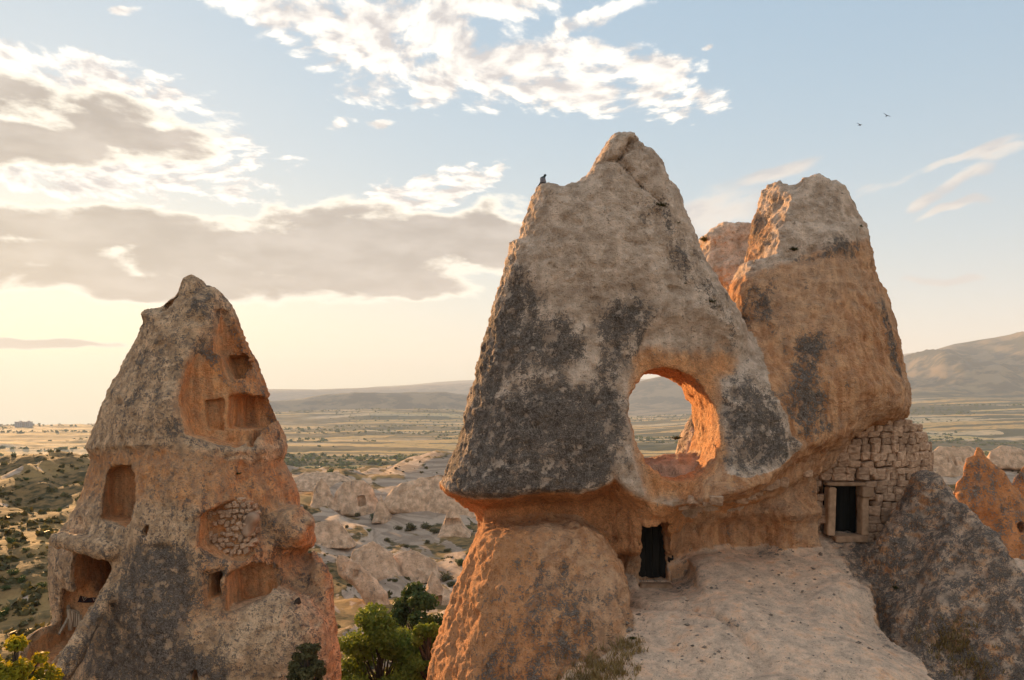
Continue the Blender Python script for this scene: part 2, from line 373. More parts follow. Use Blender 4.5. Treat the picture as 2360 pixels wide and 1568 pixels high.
# ------------------------------------------------------------------ materials
def new_mat(name):
    m = bpy.data.materials.new(name); m.use_nodes = True; t = NT(m.node_tree)
    b = t.n['Principled BSDF']; b.inputs['Roughness'].default_value = 0.92
    b.inputs['Specular IOR Level'].default_value = 0.15
    return m, t, b
def bump(t, b, h, strength=0.6, dist=0.1):
    n = t.node('ShaderNodeBump'); n.inputs['Strength'].default_value = strength; n.inputs['Distance'].default_value = dist
    t.put(n.inputs['Height'], h); t.l.new(n.outputs[0], b.inputs['Normal'])
ORANGE, ORANGE2 = (0.71, 0.37, 0.178), (0.56, 0.25, 0.108)
PALE, PALE2 = (0.80, 0.59, 0.43), (0.60, 0.42, 0.29)
def rock_mat(name, s=1.0, bumpd=0.12, tone=(1.0, 1.0, 1.0)):
    m, t, b = new_mat(name)
    pos = t.node('ShaderNodeNewGeometry').outputs['Position']
    if s != 1.0: pos = t.v('SCALE', pos, scale=s)
    li = t.attr('lichen').outputs['Fac']; fr = t.attr('fresh_or_lit').outputs['Fac']; sp = t.attr('speckle').outputs['Fac']
    n0 = t.noise(pos, 0.55, 3, 0.5); n1 = t.noise(pos, 2.6, 4, 0.6); n2 = t.noise(pos, 9.0, 4, 0.65); n3 = t.noise(pos, 30.0, 3, 0.6)
    v = t.voro(pos, 13.0); vb = t.voro(pos, 5.0)
    stv = t.noise(t.v('MULTIPLY', pos, (3.0, 3.0, 0.35)), 1.6, 3, 0.6)
    fo = t.m('ADD', fr, t.m('MULTIPLY', t.m('SUBTRACT', n1, 0.5), 0.9)); fo = t.ss(fo, 0.25, 0.75)
    org = t.mix(t.ss(stv, 0.40, 0.62), ORANGE2, ORANGE)
    org = t.mix(t.ss(n0, 0.40, 0.62, 0.0, 0.55), org, (0.69, 0.43, 0.26))
    pal = t.mix(t.ss(n1, 0.35, 0.65), PALE2, PALE)
    org = t.mix(t.ss(t.m('ADD', fr, t.m('MULTIPLY', t.m('SUBTRACT', n1, 0.5), 0.6)), 0.78, 1.05, 0.0, 0.8), org, (0.66, 0.29, 0.115))  # reddest tone; under the overhang it carries bounced sunlight as colour
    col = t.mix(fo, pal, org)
    if tone != (1.0, 1.0, 1.0): col = t.v('MULTIPLY', col, tone)
    val = t.m('ADD', t.m('MULTIPLY', t.m('SUBTRACT', n2, 0.5), 1.2), t.m('MULTIPLY_ADD', t.m('SUBTRACT', n3, 0.5), 1.4, 1.0)); val = t.m('MAXIMUM', t.m('ADD', t.m('MULTIPLY', t.m('SUBTRACT', stv, 0.5), 0.55), t.m('MULTIPLY_ADD', t.m('SUBTRACT', n1, 0.5), 0.7, val)), 0.25)
    col = t.v('SCALE', col, scale=val)
    # pale and dark stone fragments in the tuff
    col = t.mix(t.m('MULTIPLY', t.ss(v, 0.16, 0.08), 0.5), col, (0.66, 0.53, 0.43))
    col = t.mix(t.m('MULTIPLY', t.ss(vb, 0.10, 0.05), 0.7), col, (0.16, 0.10, 0.07))
    # grey weathering specks
    g = t.ss(t.m('ADD', t.m('MULTIPLY', n2, 0.6), t.m('MULTIPLY', n3, 0.5)), 0.50, 0.63)
    col = t.mix(t.m('MULTIPLY', t.m('MULTIPLY', g, sp), 0.85), col, (0.20, 0.145, 0.11))
    # lichen crust
    lm = t.m('ADD', li, t.m('ADD', t.m('MULTIPLY', t.m('SUBTRACT', n2, 0.5), 1.7), t.m('ADD', t.m('MULTIPLY', t.m('SUBTRACT', n3, 0.5), 2.0), t.m('MULTIPLY', t.m('SUBTRACT', t.noise(t.v('MULTIPLY', pos, (1.0, 1.0, 0.38)), 3.0, 5, 0.62), 0.5), 1.9))))
    gap = t.m('MAXIMUM', t.ss(t.noise(pos, 3.4, 4, 0.65), 0.545, 0.62), t.ss(t.voro(pos, 2.3), 0.20, 0.10))
    lm = t.m('MULTIPLY', t.ss(lm, 0.45, 0.64), t.m('SUBTRACT', 1.0, t.m('MULTIPLY', gap, 0.62)))
    lc = t.mix(t.ss(t.m('ADD', t.m('MULTIPLY', n3, 0.6), t.m('MULTIPLY', n2, 0.4)), 0.40, 0.62), (0.060, 0.046, 0.037), (0.30, 0.235, 0.185))
    lc = t.mix(t.ss(t.noise(pos, 4.0, 3, 0.6), 0.58, 0.72, 0, 0.5), lc, (0.24, 0.15, 0.085))
    lc = t.mix(t.m('MULTIPLY', t.ss(t.voro(pos, 17.0), 0.22, 0.10), 0.6), lc, (0.30, 0.25, 0.21))
    col = t.mix(t.m('MULTIPLY', lm, 0.96), col, lc)
    t.put(b.inputs['Base Color'], col)
    h = t.m('ADD', t.m('MULTIPLY', n2, 0.5), t.m('ADD', t.m('MULTIPLY', n3, 0.28), t.m('MULTIPLY', n1, 0.6)))
    h = t.m('ADD', h, t.m('MULTIPLY', t.ss(v, 0.0, 0.35), 0.16)); h = t.m('ADD', h, t.m('MULTIPLY', t.m('MULTIPLY', lm, n3), 0.25))
    bump(t, b, h, 1.0, bumpd*1.5)
    return m
def simple_mat(name, c1, c2, scale=5.0, rough=0.9, bumps=0.3, stretch=None, bd=0.03):
    m, t, b = new_mat(name); b.inputs['Roughness'].default_value = rough
    pos = t.node('ShaderNodeTexCoord').outputs['Object']
    if stretch: pos = t.v('MULTIPLY', pos, stretch)
    info = t.node('ShaderNodeObjectInfo').outputs['Random']
    n = t.noise(t.v('ADD', pos, t.comb(t.m('MULTIPLY', info, 50.0), 0, 0)), scale, 5, 0.6)
    c = t.mix(t.ss(n, 0.3, 0.7), c1, c2)
    c = t.v('SCALE', c, scale=t.m('MULTIPLY_ADD', info, 0.45, 0.78))
    t.put(b.inputs['Base Color'], c)
    if bumps: bump(t, b, n, bumps, bd)
    return m
def leaf_mat(name, c1, c2, trans=0.35):
    m, t, b = new_mat(name); b.inputs['Roughness'].default_value = 0.6
    pos = t.node('ShaderNodeNewGeometry').outputs['Position']; r = t.attr('tint').outputs['Fac']
    col = t.mix(r, c1, c2)
    col = t.v('SCALE', col, scale=t.m('MULTIPLY_ADD', t.noise(pos, 1.5, 3), 1.0, 0.5))
    t.put(b.inputs['Base Color'], col)
    tr = t.node('ShaderNodeBsdfTranslucent'); t.put(tr.inputs[0], t.v('MULTIPLY', col, (1.5, 1.35, 0.6)))
    mx = t.node('ShaderNodeMixShader'); mx.inputs[0].default_value = trans
    t.l.new(b.outputs[0], mx.inputs[1]); t.l.new(tr.outputs[0], mx.inputs[2]); t.l.new(mx.outputs[0], t.n['Material Output'].inputs[0])
    return m
M_ROCK = rock_mat('tuff_rock')
M_FAR = rock_mat('tuff_far', 0.35, 0.2, (0.98, 0.88, 0.77))
M_ROCK_L = rock_mat('brown_tuff', 1.0, 0.12, (1.08, 0.96, 0.78))
M_LEDGE = rock_mat('ledge_tuff', 1.0, 0.035)
# ------------------------------------------------------------------ the large rock formation on the right
PA = px_poly([(1395,332),(1412,317),(1430,314),(1450,318),(1470,332),(1474,347),(1486,350),(1505,370),(1518,395),(1532,425),(1552,445),(1560,470),(1562,490),(1580,530),(1595,565),(1612,600),(1640,650),(1668,690),(1690,720),(1705,760),(1718,815),(1735,850),(1785,900),(1835,950),(1868,1000),(1868,1045),(1840,1080),(1700,1165),(1560,1200),(1480,1260),(1130,1260),(1133,1212),(1120,1195),(1080,1168),(1040,1143),(1016,1127),(1012,1115),(1030,1075),(1045,1045),(1062,1000),(1075,950),(1085,910),(1098,870),(1100,845),(1112,795),(1130,740),(1150,680),(1165,620),(1172,590),(1179,556),(1188,556),(1197,560),(1205,535),(1212,505),(1222,470),(1235,440),(1248,430),(1265,430),(1290,437),(1315,432),(1345,410),(1370,375),(1385,345)], 22.5)
PC = px_poly([(1763,418),(1772,411),(1792,409),(1815,417),(1830,421),(1850,416),(1868,412),(1888,407),(1915,418),(1945,434),(1955,455),(1972,490),(1985,515),(2000,545),(2008,585),(2014,630),(2022,652),(2040,680),(2055,720),(2062,760),(2072,800),(2078,850),(2092,895),(2092,930),(2086,955),(2070,972),(2030,988),(1985,1000),(1930,1025),(1880,1062),(1800,1095),(1700,1100),(1690,900),(1705,800),(1685,700),(1690,670),(1712,625),(1728,590),(1735,560),(1745,515),(1755,470)], 25.0)
PS = px_poly([(1590,640),(1616,578),(1617,548),(1640,532),(1658,517),(1700,516),(1722,520),(1735,545),(1745,560),(1800,600),(1800,800),(1700,800),(1640,700)], 28.5)
PF = px_poly([(1100,1240),(1118,1216),(1180,1206),(1270,1198),(1325,1203),(1365,1228),(1390,1272),(1398,1335),(1385,1400),(1345,1480),(1270,1620),(1200,1800),(940,1800),(985,1568),(1000,1500),(1020,1430),(1050,1345),(1080,1285)], 21.0)
PT = px_poly([(1452,905),(1480,868),(1505,855),(1535,849),(1580,860),(1612,885),(1636,935),(1647,1000),(1640,1055),(1615,1090),(1570,1108),(1520,1098),(1480,1065),(1458,1015),(1447,955)], 20.7, res=0.03)
PO = px_poly([(1442,885),(1450,830),(1482,775),(1520,740),(1570,735),(1640,745),(1690,770),(1715,830),(1700,860),(1660,880),(1655,960),(1660,1040),(1640,1090),(1580,1150),(1480,1150),(1452,1060),(1440,960)], 20.8)
PD1 = px_poly([(1478,1209),(1529,1206),(1545,1344),(1479,1342)], 21.4, res=0.02)
PD1r = px_poly([(1468,1200),(1534,1196),(1556,1352),(1470,1354)], 21.4, res=0.03)
PN1 = px_poly([(1548,1290),(1585,1284),(1600,1310),(1588,1340),(1556,1352)], 21.3, res=0.03)
_lip = np.array([(1000,1116),(1012,1118),(1092,1138),(1180,1124),(1250,1114),(1330,1119),(1372,1108),(1412,1085),(1440,1112),(1490,1136),(1540,1148),(1640,1122),(1730,1100),(1790,1072),(1840,1040),(1900,1010),(1950,1000)], float)
LIPX = (_lip[:, 0]-CXP)/FD*20.5; LIPZ = (HYP-_lip[:, 1])/FD*20.5

def terrace_h(x, y):
    h = -4.12-0.235*(22.2-y)
    h = h-0.55*ss(5.4, 3.6, x)*ss(17, 21.5, y)
    h = h+0.35*np.exp(-((x-8.6)/0.9)**2-((y-19.9)/0.8)**2)+0.22*np.exp(-((x-7.9)/0.5)**2-((y-19.3)/0.6)**2)
    h = h+0.18*np.sin(x*0.9+y*0.5)*ss(21, 18, y)
    xe = itp(y, [12, 14, 16, 17.6, 18.4, 19, 20.2, 21.3, 22], [8.55, 8.65, 8.8, 8.9, 8.75, 8.65, 9.0, 9.8, 11.5])
    h = h-ss(0.0, 1.0, x-xe)*4.0-0.25*ss(-1.5, 0.0, x-xe)
    zr = itp(y, [11, 15, 17.5, 19, 21.2, 21.7, 22.4, 24, 26], [-7.9, -5.75, -4.42, -3.55, -2.15, -2.12, -2.6, -5.0, -8])
    zr = zr+0.10*np.sin(y*2.1)
    dx = x-11.42-0.10*np.sin(y*0.8)
    sl = itp(y, [14, 18, 20.5, 22], [0.78, 0.88, 1.35, 1.8])
    k = zr-np.where(dx < 0, sl*(np.sqrt(dx*dx+0.05)-0.22), 1.9*(np.sqrt(dx*dx+0.05)-0.22))
    k = k+0.45*vnoise(x*0.8, y*0.8, x*0+3)+0.22*vnoise(x*1.9, y*1.9, x*0+8)
    h = h+0.10*vnoise(x*0.9, y*0.9, x*0+5)+0.03*vnoise(x*2.1, y*2.1, x*0+1)
    gl = np.abs(vnoise(x*0.8+0.25*y, y*0.28, x*0+6)); h = h-0.16*np.clip(0.22-gl, 0, 1)/0.22*ss(21.5, 20.0, y)
    h = smax(h, k, 0.30)
    h = h-7*ss(13.0, 10.0, y)-8*ss(26.0, 27.5, y)
    xl = itp(y, [13, 16, 18.3, 20, 21.2, 22.0], [-0.1, 0.85, 1.8, 2.2, 2.3, -0.5]); h = h-0.55*ss(1.2, 0, x-xl)-5.5*ss(0.0, -2.2, x-xl)
    return h
def comp_main(x, y, z):
    """the bodies of the formation one by one"""
    # the cone with the arch
    wx = 0.22*vnoise(x*0.55, y*0.55, z*0.55+9); 
    lz = itp(x, LIPX, LIPZ).astype(f4)
    t = ss(0.0, 0.75, lz-z+0.1*wx)*(1-0.7*np.exp(-((x-3.6)/0.7)**2))
    Bf = itp(z, [-4, -2.4, 0, 4, 7, 8], [2.5, 2.75, 2.35, 1.6, 0.85, 0.6])*(1-0.66*t)
    Bb = itp(z, [-4, -2.4, 0, 4, 7, 8], [2.0, 2.0, 1.8, 1.4, 0.8, 0.6])
    A = inflate(PA, x, y+wx*0.6-0.42*np.maximum(x-5.9, 0), z, 22.5, Bf, Bb, 2.7, 1.0, 0.17)
    front = ss(23.0, 22.0, y)
    po = PO(x, z)
    A = A+0.30*ss(-0.35, 0.45, po)*front
    A = A+0.30*np.exp(-((x-2.6)/1.5)**2-((z-2.2)/1.9)**2)*front                 # the pale hollow in the middle of the face
    A = A-0.25*np.exp(-((x-0.4)/1.3)**2-((z+0.3)/1.6)**2)*front                 # swelling of the dark left flank
    A = smax(A, -ell(x, y, z, (4.35, 25.9, -0.5), (2.3, 3.0, 2.1)), 0.3)        # hollowed from behind: the arch pierces a thin wall
    # summit boulders: shallow joints
    A = A+0.16*np.exp(-np.abs(z-itp(x, [2.0, 2.9, 3.7], [6.75, 6.72, 7.45]))/0.06)*ss(22.6, 21.9, y)*ss(6.2, 6.5, z)*ss(3.7, 3.5, x)
    A = A+0.24*np.exp(-np.abs(x-itp(z, [5.3, 6.0, 6.7, 7.3], [4.15, 3.45, 2.95, 3.3]))/0.07)*ss(22.6, 22.0, y)*ss(5.2, 5.5, z)*ss(7.5, 7.2, z)
    # the tower at the right
    Cf = itp(z, [-2.5, -0.8, 0.5, 2.0, 4, 5.5, 7.2], [2.8, 3.6, 3.7, 3.1, 2.2, 1.4, 0.7]); Cb = itp(z, [-2.5, 0, 4, 7.2], [2.2, 2.2, 1.8, 0.9])
    C = inflate(PC, x, y+wx*0.7, z, 25.0, Cf, Cb, 2.9, 1.0, -0.40)
    zs = 4.55+0.55*(x-8.2)*0.6
    C = C+0.45*ss(0.0, 0.7, z-zs)*ss(24.8, 23.2, y)*ss(12.5, 11.0, x)            # the pale sloping shoulder above the orange wall
    pl = -0.85*(x-8.25)-0.30*(y-23.7)+0.43*(z-5.5)+0.10*vnoise(x*1.6, y*1.6, z*1.6)
    C = smax(C, np.minimum(pl, z-4.35-0.3*(x-7.6)), 0.05)                          # facet at its upper left that faces the low sun
    C = smax(C, -capsule(x, y, z, (9.9, 22.75, 7.2), (8.4, 22.5, 4.9), 1.15, 1.0), 0.15)
    C = smax(C, -capsule(x, y, z, (9.0, 25.6, 7.5), (8.5, 23.8, 6.6), 0.38, 0.30), 0.06)
    C = C+0.15*np.exp(-((x-10.4)/0.7)**2-((z-1.6)/2.6)**2)*ss(24.5, 23, y)
    C = C+0.35*np.exp(-((x-11.9)/0.16)**2)*ss(3.6, 2.6, z)*ss(24.9, 23.9, y)     # groove before the right shoulder
    S = inflate(PS, x, y+wx, z, 28.5, itp(z, [2, 5, 6.6], [3.5, 1.6, 0.8]), 1.6, 2.2)
    # wall under the overhang
    yf = 22.35-0.75*np.exp(-((x-3.9)/0.75)**4)*ss(-2.4, -3.2, z)+0.10*np.sin(x*2.7+z)+0.3*vnoise(x*1.3, y*0.0+2, z*1.3)
    yf = yf-0.45*np.exp(-((z+3.05)/0.28)**2)*ss(4.6, 5.4, x)*ss(9.6, 9.0, x)
    yf = yf-0.15*ss(7.9, 8.5, x)*ss(-1.2, -2.0, z)
    yf = np.where(x > 8.6, yf+3.2*ss(8.68, 8.86, x), yf)
    Dw = np.maximum(np.maximum(yf-y, y-27.0), np.maximum(-0.55-x, x-13.1))
    Dw = np.maximum(Dw, z-itp(x, [2, 5.5, 7.5, 9], [-2.35, -2.3, -1.6, -0.8]))
    Dw = np.maximum(Dw, -11-z)
    # round boulder at the left foot
    Fd = inflate(PF, x, y+wx*0.5, z, 21.0, itp(z, [-10, -8, -5, -3.1], [4.4, 4.0, 2.9, 1.0]), 2.2, 3.0, 0.9, 0.30)
    # ledge and slab
    hh = terrace_h(x, y)
    T = (z-hh)*0.7
    # distant boulder seen through the arch
    G = ell(x-0.30*(z+1.2), y, z, (6.62, 27.5, -1.4), (0.75, 1.0, 1.75))
    M = ell(x, y, z, (4.9, 22.6, -2.35), (2.0, 1.2, 0.95))
    return A, C, S, Dw, Fd, T, G, M
CR_MAIN = []
def f_main(x, y, z, raw=False):
    A, C, S, Dw, Fd, T, G, M = comp_main(x, y, z)
    F = smin(A, C, itp(z, [-2.0, 0.0, 1.2, 2.5], [1.5, 1.4, 0.7, 0.25]))
    F = smin(F, S, 0.15); 
    F = smin(F, Dw, 0.35)
    F = smin(F, Fd, 0.65); F = smin(F, T, 0.30); F = np.minimum(F, G)
    if raw: return F
    F = cut_poly(F, x, y, z, PT, 16.0, 26.8, 0.10)
    F = smin(F, M, 0.12)
    F = cut_poly(F, x, y, z, PD1r, 20.0, 21.62, 0.06)
    F = cut_poly(F, x, y, z, PD1, 19.0, 24.6, 0.03)
    F = cut_poly(F, x, y, z, PN1, 19.0, 21.9, 0.08)
    for pts, r in CR_MAIN: F = cut_chain(F, x, y, z, pts, r)
    return F
def crack(flist, f, pp, r, y0, y1, dy=0.0):
    flist.append((hits(f, pp, y0, y1)+np.array((0, dy, 0)), r))
raw_main = lambda x, y, z: f_main(x, y, z, True)
crack(CR_MAIN, raw_main, [(1538,700),(1530,735),(1510,765),(1490,795),(1476,825)], 0.055, 17, 28)
crack(CR_MAIN, raw_main, [(1300,1270),(1320,1240),(1330,1215)], 0.025, 16, 28)
crack(CR_MAIN, raw_main, [(1300,1290),(1345,1300),(1362,1275)], 0.02, 16, 28)
crack(CR_MAIN, raw_main, [(1600,1210),(1608,1230),(1605,1258)], 0.03, 17, 28)
crack(CR_MAIN, raw_main, [(1262,560),(1282,630),(1275,700),(1296,770)], 0.022, 16, 28)
crack(CR_MAIN, raw_main, [(1905,590),(1893,680),(1902,770),(1888,850)], 0.022, 16, 28)
crack(CR_MAIN, raw_main, [(1150,1010),(1210,1022),(1290,1016),(1345,1030)], 0.024, 16, 28)
crack(CR_MAIN, raw_main, [(1440,480),(1475,520),(1530,540)], 0.022, 16, 28)
for q, r in (((1374,1190),0.05),((1418,1186),0.06),((1352,1170),0.05),((1427,1382),0.07),((1860,1150),0.05),((1445,1398),0.06)):
    crack(CR_MAIN, raw_main, [q, (q[0]+3, q[1]+4)], r, 16, 28)
if 'H_MAIN' not in globals(): H_MAIN = 0.06
V, Q = surface_nets(f_main, (-3.2, 9.6, -10.5), (14.0, 30.4, 8.2), H_MAIN)
print('main', len(V), len(Q), round(time.time()-T0, 1))
# ------------------------------------------------------------------ the left fairy chimney
DL = 24.0
PL = px_poly([(425,641),(433,635),(446,632),(460,638),(471,646),(477,664),(484,659),(500,668),(520,690),(533,708),(545,735),(557,765),(575,810),(595,852),(612,892),(626,930),(640,965),(652,995),(662,1030),(661,1045),(653,1062),(668,1085),(680,1115),(688,1150),(692,1172),(712,1198),(726,1225),(728,1250),(708,1276),(722,1266),(745,1292),(760,1325),(766,1360),(764,1420),(766,1480),(768,1540),(772,1620),(790,1900),(60,1900),(70,1620),(85,1520),(90,1480),(112,1440),(125,1405),(122,1350),(116,1300),(115,1270),(119,1247),(132,1228),(150,1205),(172,1165),(185,1130),(196,1100),(203,1062),(194,1036),(210,1000),(230,955),(255,900),(278,850),(300,803),(322,760),(329,745),(327,722),(336,714),(350,713),(372,708),(388,692),(404,684),(412,668)], DL)
def LP(pts, Y=22.0): return px_poly(pts, Y, res=0.03)
_ll = np.array([(180,1036),(195,1036),(250,1028),(330,1022),(420,1014),(520,1022),(600,1056),(665,1052)], float)
LLX = (_ll[:, 0]-CXP)/FD*22.8; LLZ = (HYP-_ll[:, 1])/FD*22.8
def comp_left(x, y, z):
    w = 0.15*vnoise(x*0.45+4, y*0.45, z*0.45)+0.06*vnoise(x*1.4, y*1.4+5, z*1.4)
    Bf = itp(z, [-11.6, -8.5, -4.6, -1.55, 1.55, 3.1, 4.0], [5.0, 4.5, 3.7, 2.75, 1.65, 1.0, 0.5])
    B = inflate(PL, x, y+w, z, DL, Bf, Bf*0.9, 1.5, 1.0, 0.36)
    lz = itp(x, LLX, LLZ)
    amp = itp(x, [-13.5, -10.2, -8.5, -6.2], [0.15, 0.15, 0.05, 0.02])
    rec = itp(x, [-13.5, -10.7, -9.9, -6.2], [2.0, 1.85, 0.7, 0.62])
    fr = ss(24.4, 23.2, y)
    B = B+amp*ss(0, 0.22, lz-z+w*0.3)*(1-ss(rec*0.45, rec, lz-z))*fr
    B = B-0.24*np.exp(-((x+9.5)/0.4)**2-((z+0.15)/0.85)**2)*fr
    B = B+0.09*np.sin(x*3.0+z*0.9)*fr*ss(-1.5, -3.1, z)
    # bulges, buttress, fin, cave roof, outer mound
    L1 = ell(x, y, z, Wp(645, 1520, 21.4), (1.47, 1.16, 1.86))
    L2 = ell(x+0.15*vnoise(x*3, y*3, z*3), y, z, Wp(680, 1215, 22.6), (0.55, 0.75, 0.6))
    L3 = capsule(x, y, z, Wp(738, 1320, 22.7), Wp(752, 1560, 22.1), 0.33, 0.43)
    L4 = capsule(x, y, z, Wp(246, 1375, 20.8), Wp(150, 1545, 19.8), 0.19, 0.26)
    L5 = capsule(x, y, z, Wp(135, 1245, 22.2), Wp(250, 1268, 21.2), 0.24, 0.26)
    L6 = ell(x, y, z, Wp(120, 1500, 22.1), (0.78, 1.25, 0.7))
    return B, L1, L2, L3, L4, L5, L6
LCUT = []
def f_left(x, y, z, raw=False):
    B, L1, L2, L3, L4, L5, L6 = comp_left(x, y, z)
    F = smin(B, L1, 0.55); F = smin(F, L2, 0.4); F = smin(F, L3, 0.15); F = smin(F, L5, 0.28); F = smin(F, L6, 0.3)
    if raw: return F
    xw = x+0.04*vnoise(x*2.2+20, y*2.2, z*2.2); zw = z+0.04*vnoise(x*2.2, y*2.2+31, z*2.2)
    for P, y0, y1, k, sx, sz in LCUT: F = cut_poly(F, xw, y, zw, P, y0, y1, k, sx, sz)
    F = smin(F, L4, 0.12)
    for pts, r in CR_LEFT: F = cut_chain(F, x, y, z, pts, r)
    return F
CR_LEFT = []
raw_left = lambda x, y, z: f_left(x, y, z, True)
def lcut(pts, depth, k=0.1, sx=0.0, sz=0.0):
    c = np.mean(np.array(pts), 0); Y = hits(raw_left, [c], 16, 27)[0][1]
    LCUT.append((LP(pts, Y), Y-1.3, Y+depth*1.15, k*0.4, sx, sz)); return Y
lcut([(432,850),(495,722),(530,745),(560,850),(588,925),(588,1000),(550,1030),(452,1000),(428,930)], 0.22, 0.9)
lcut([(372,702),(392,690),(406,682),(400,705),(380,722)], 0.35)
lcut([(495,718),(510,714),(528,738),(545,795),(550,815),(500,818)], 0.40, 0.12)
lcut([(503,818),(548,816),(558,842),(556,866),(534,882),(518,862)], 1.1, 0.05)
lcut([(430,872),(480,842),(518,828),(532,872),(520,908),(440,926),(425,902)], 0.35, 0.2)
lcut([(440,924),(488,918),(490,996),(450,992)], 1.0, 0.05)
lcut([(522,914),(555,905),(588,918),(606,952),(606,978),(592,1000),(588,1030),(572,1030),(570,992),(521,988)], 1.6, 0.08)
lcut([(206,1100),(228,1080),(292,1074),(328,1110),(338,1150),(336,1188),(305,1214),(212,1202)], 1.2, 0.14)
YCAVE = lcut([(130,1284),(160,1274),(215,1279),(256,1298),(262,1316),(246,1352),(220,1396),(146,1402),(130,1350)], 2.6, 0.08)
lcut([(120,1395),(216,1388),(232,1392),(190,1455),(150,1530),(105,1530),(100,1470)], 0.9, 0.2, sz=0.18)
lcut([(464,1320),(512,1312),(513,1400),(478,1410)], 0.12, 0.05)
lcut([(472,1328),(500,1323),(502,1380),(475,1384)], 1.6, 0.02)
YARCH = lcut([(530,1326),(546,1308),(576,1303),(602,1322),(620,1348),(620,1374),(592,1390),(532,1402)], 1.0, 0.05)
YMAS = lcut([(470,1182),(558,1142),(592,1150),(600,1200),(596,1262),(560,1292),(520,1282),(475,1252)], 0.22, 0.06)
lcut([(436,1556),(448,1548),(452,1572),(438,1578)], 0.5, 0.03)
lcut([(330,1213),(338,1208),(337,1235),(328,1238)], 0.25, 0.05)
crack(CR_LEFT, raw_left, [(497,768),(513,820),(540,880),(575,985),(583,1040)], 0.039, 16, 27)
crack(CR_LEFT, raw_left, [(548,1093),(560,1110),(580,1140),(596,1165),(600,1190)], 0.046, 16, 27)
crack(CR_LEFT, raw_left, [(520,1056),(545,1050),(570,1052)], 0.062, 16, 27)
crack(CR_LEFT, raw_left, [(672,1268),(690,1282),(706,1284)], 0.093, 16, 27)
for q, r in (((366,797),0.13),((402,690),0.09),((440,730),0.08),((459,742),0.14),((420,820),0.07),((415,850),0.07),((400,880),0.06),((680,1385),0.08),((495,1405),0.05)):
    crack(CR_LEFT, raw_left, [q, (q[0]+4, q[1]-5)], r*0.78, 16, 27)
if 'H_LEFT' not in globals(): H_LEFT = 0.06
VL, QL = surface_nets(f_left, (-16.2, 17.4, -11.4), (-4.3, 28.6, 4.3), H_LEFT)
print('left', len(VL), len(QL), round(time.time()-T0, 1))
# ------------------------------------------------------------------ relief, weathering zones and parts of the two formations
def zone(x, z, px, Y, soft=0.35):
    soft = soft*1.5
    """0..1 inside a patch outlined on the rock's upright face"""
    P = px_poly(px, Y, res=0.08, pad=1.0); return ss(-soft, soft, P(x, z))
x, y, z = V[:, 0], V[:, 1], V[:, 2]
N = vnormals(V, Q)
comps = comp_main(x.astype(f4), y.astype(f4), z.astype(f4)); cm = np.stack(comps, 1)
lab = np.argmin(cm[:, :7], 1)
ter = (lab == 5)
amp = np.where(ter & (x < 8.8), 0.30, 1.0)
warp = 0.5*fbm(x, y, z, 0.7, 2)
d = 0.13*fbm(x+warp, y, z, 0.75, 3)+0.075*fbm(x, y, z+warp, 2.4, 3)+0.05*fbm(x, y, z, 6.0, 2)
rid = 1-np.abs(fbm(x*1.4+z*0.25, y*1.4, z*0.35, 1.4, 3))*2.2                     # run-off flutes
d = d+0.07*(rid-0.6)*ss(-2.0, -3.0, z)*(~ter)
fl = np.abs(fbm(x+z*0.35, y, z*0.18, 1.9, 3))
d = d-0.20*np.clip(0.35-fl, 0, 1)*(lab == 4)*ss(1.2, -0.6, x)
d = 0.75*d+0.05*(np.abs(fbm(x, y, z, 2.9, 3))-0.2)+0.07*(np.abs(fbm(x+9, y, z, 7.0, 2))-0.2)
pit = np.clip(vnoise(x*3.3, y*3.3, z*3.3)-0.45, 0, 1)
d = d-0.22*pit*(lab != 5)
edge = ss(0.0, 0.35, PT(x, z)*-1)
V = V+N*(d*amp)[:, None]
N = vnormals(V, Q); x, y, z = V[:, 0], V[:, 1], V[:, 2]
wn = 0.45*fbm(x, y, z, 0.9, 4)
xx, zz = x+wn, z+0.45*fbm(x+40, y, z, 0.9, 4)
li = np.zeros(len(V)); A_ = lab == 0; C_ = (lab == 1)
zA = lambda p, s=0.35: zone(xx, zz, p, 20.4, s)
L = 0.93*zA([(1176,585),(1222,640),(1243,690),(1248,735),(1292,742),(1325,772),(1335,820),(1310,850),(1340,880),(1400,890),(1435,905),(1440,960),(1440,1060),(1405,1095),(1380,1130),(1180,1165),(1050,1150),(980,1130),(1000,1050),(1060,900),(1110,760),(1150,640)])
L = np.maximum(L, 0.9*zA([(1400,705),(1440,692),(1492,700),(1486,745),(1462,800),(1442,850),(1400,885),(1372,850),(1385,765)]))
L = L-0.50*zA([(1120,870),(1180,840),(1250,830),(1310,840),(1330,880),(1290,905),(1200,895),(1150,920)], 0.3)
L = L-0.3*ss(0.4, -0.6, PO(x, z))*0
L = np.maximum(L, 0.85*zA([(1690,855),(1715,842),(1760,880),(1800,940),(1835,1005),(1830,1040),(1760,1062),(1682,1085),(1652,1062),(1658,935),(1690,900)]))
L = np.maximum(L, 0.55*zA([(1500,430),(1560,440),(1640,640),(1700,720),(1715,820),(1660,760),(1600,640)], 0.3))
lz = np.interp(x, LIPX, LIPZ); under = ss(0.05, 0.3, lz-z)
L = L*(1-under)*(1-0.9*ss(-0.05, 0.25, PO(x, z)))
li = np.where(A_, L, li)
Cz = lambda p, s=0.3: zone(xx, zz, p, 23.0, s)
LC = 0.78*Cz([(1795,800),(1850,765),(1858,800),(1835,860),(1830,940),(1862,985),(1820,1010),(1760,985),(1735,900),(1770,870)])
LC = np.maximum(LC, 0.72*Cz([(1695,690),(1720,660),(1765,665),(1778,715),(1755,770),(1715,760)]))
LC = np.maximum(LC, 0.9*Cz([(2022,655),(2050,690),(2068,780),(2080,860),(2060,880),(2035,790)], 0.15))
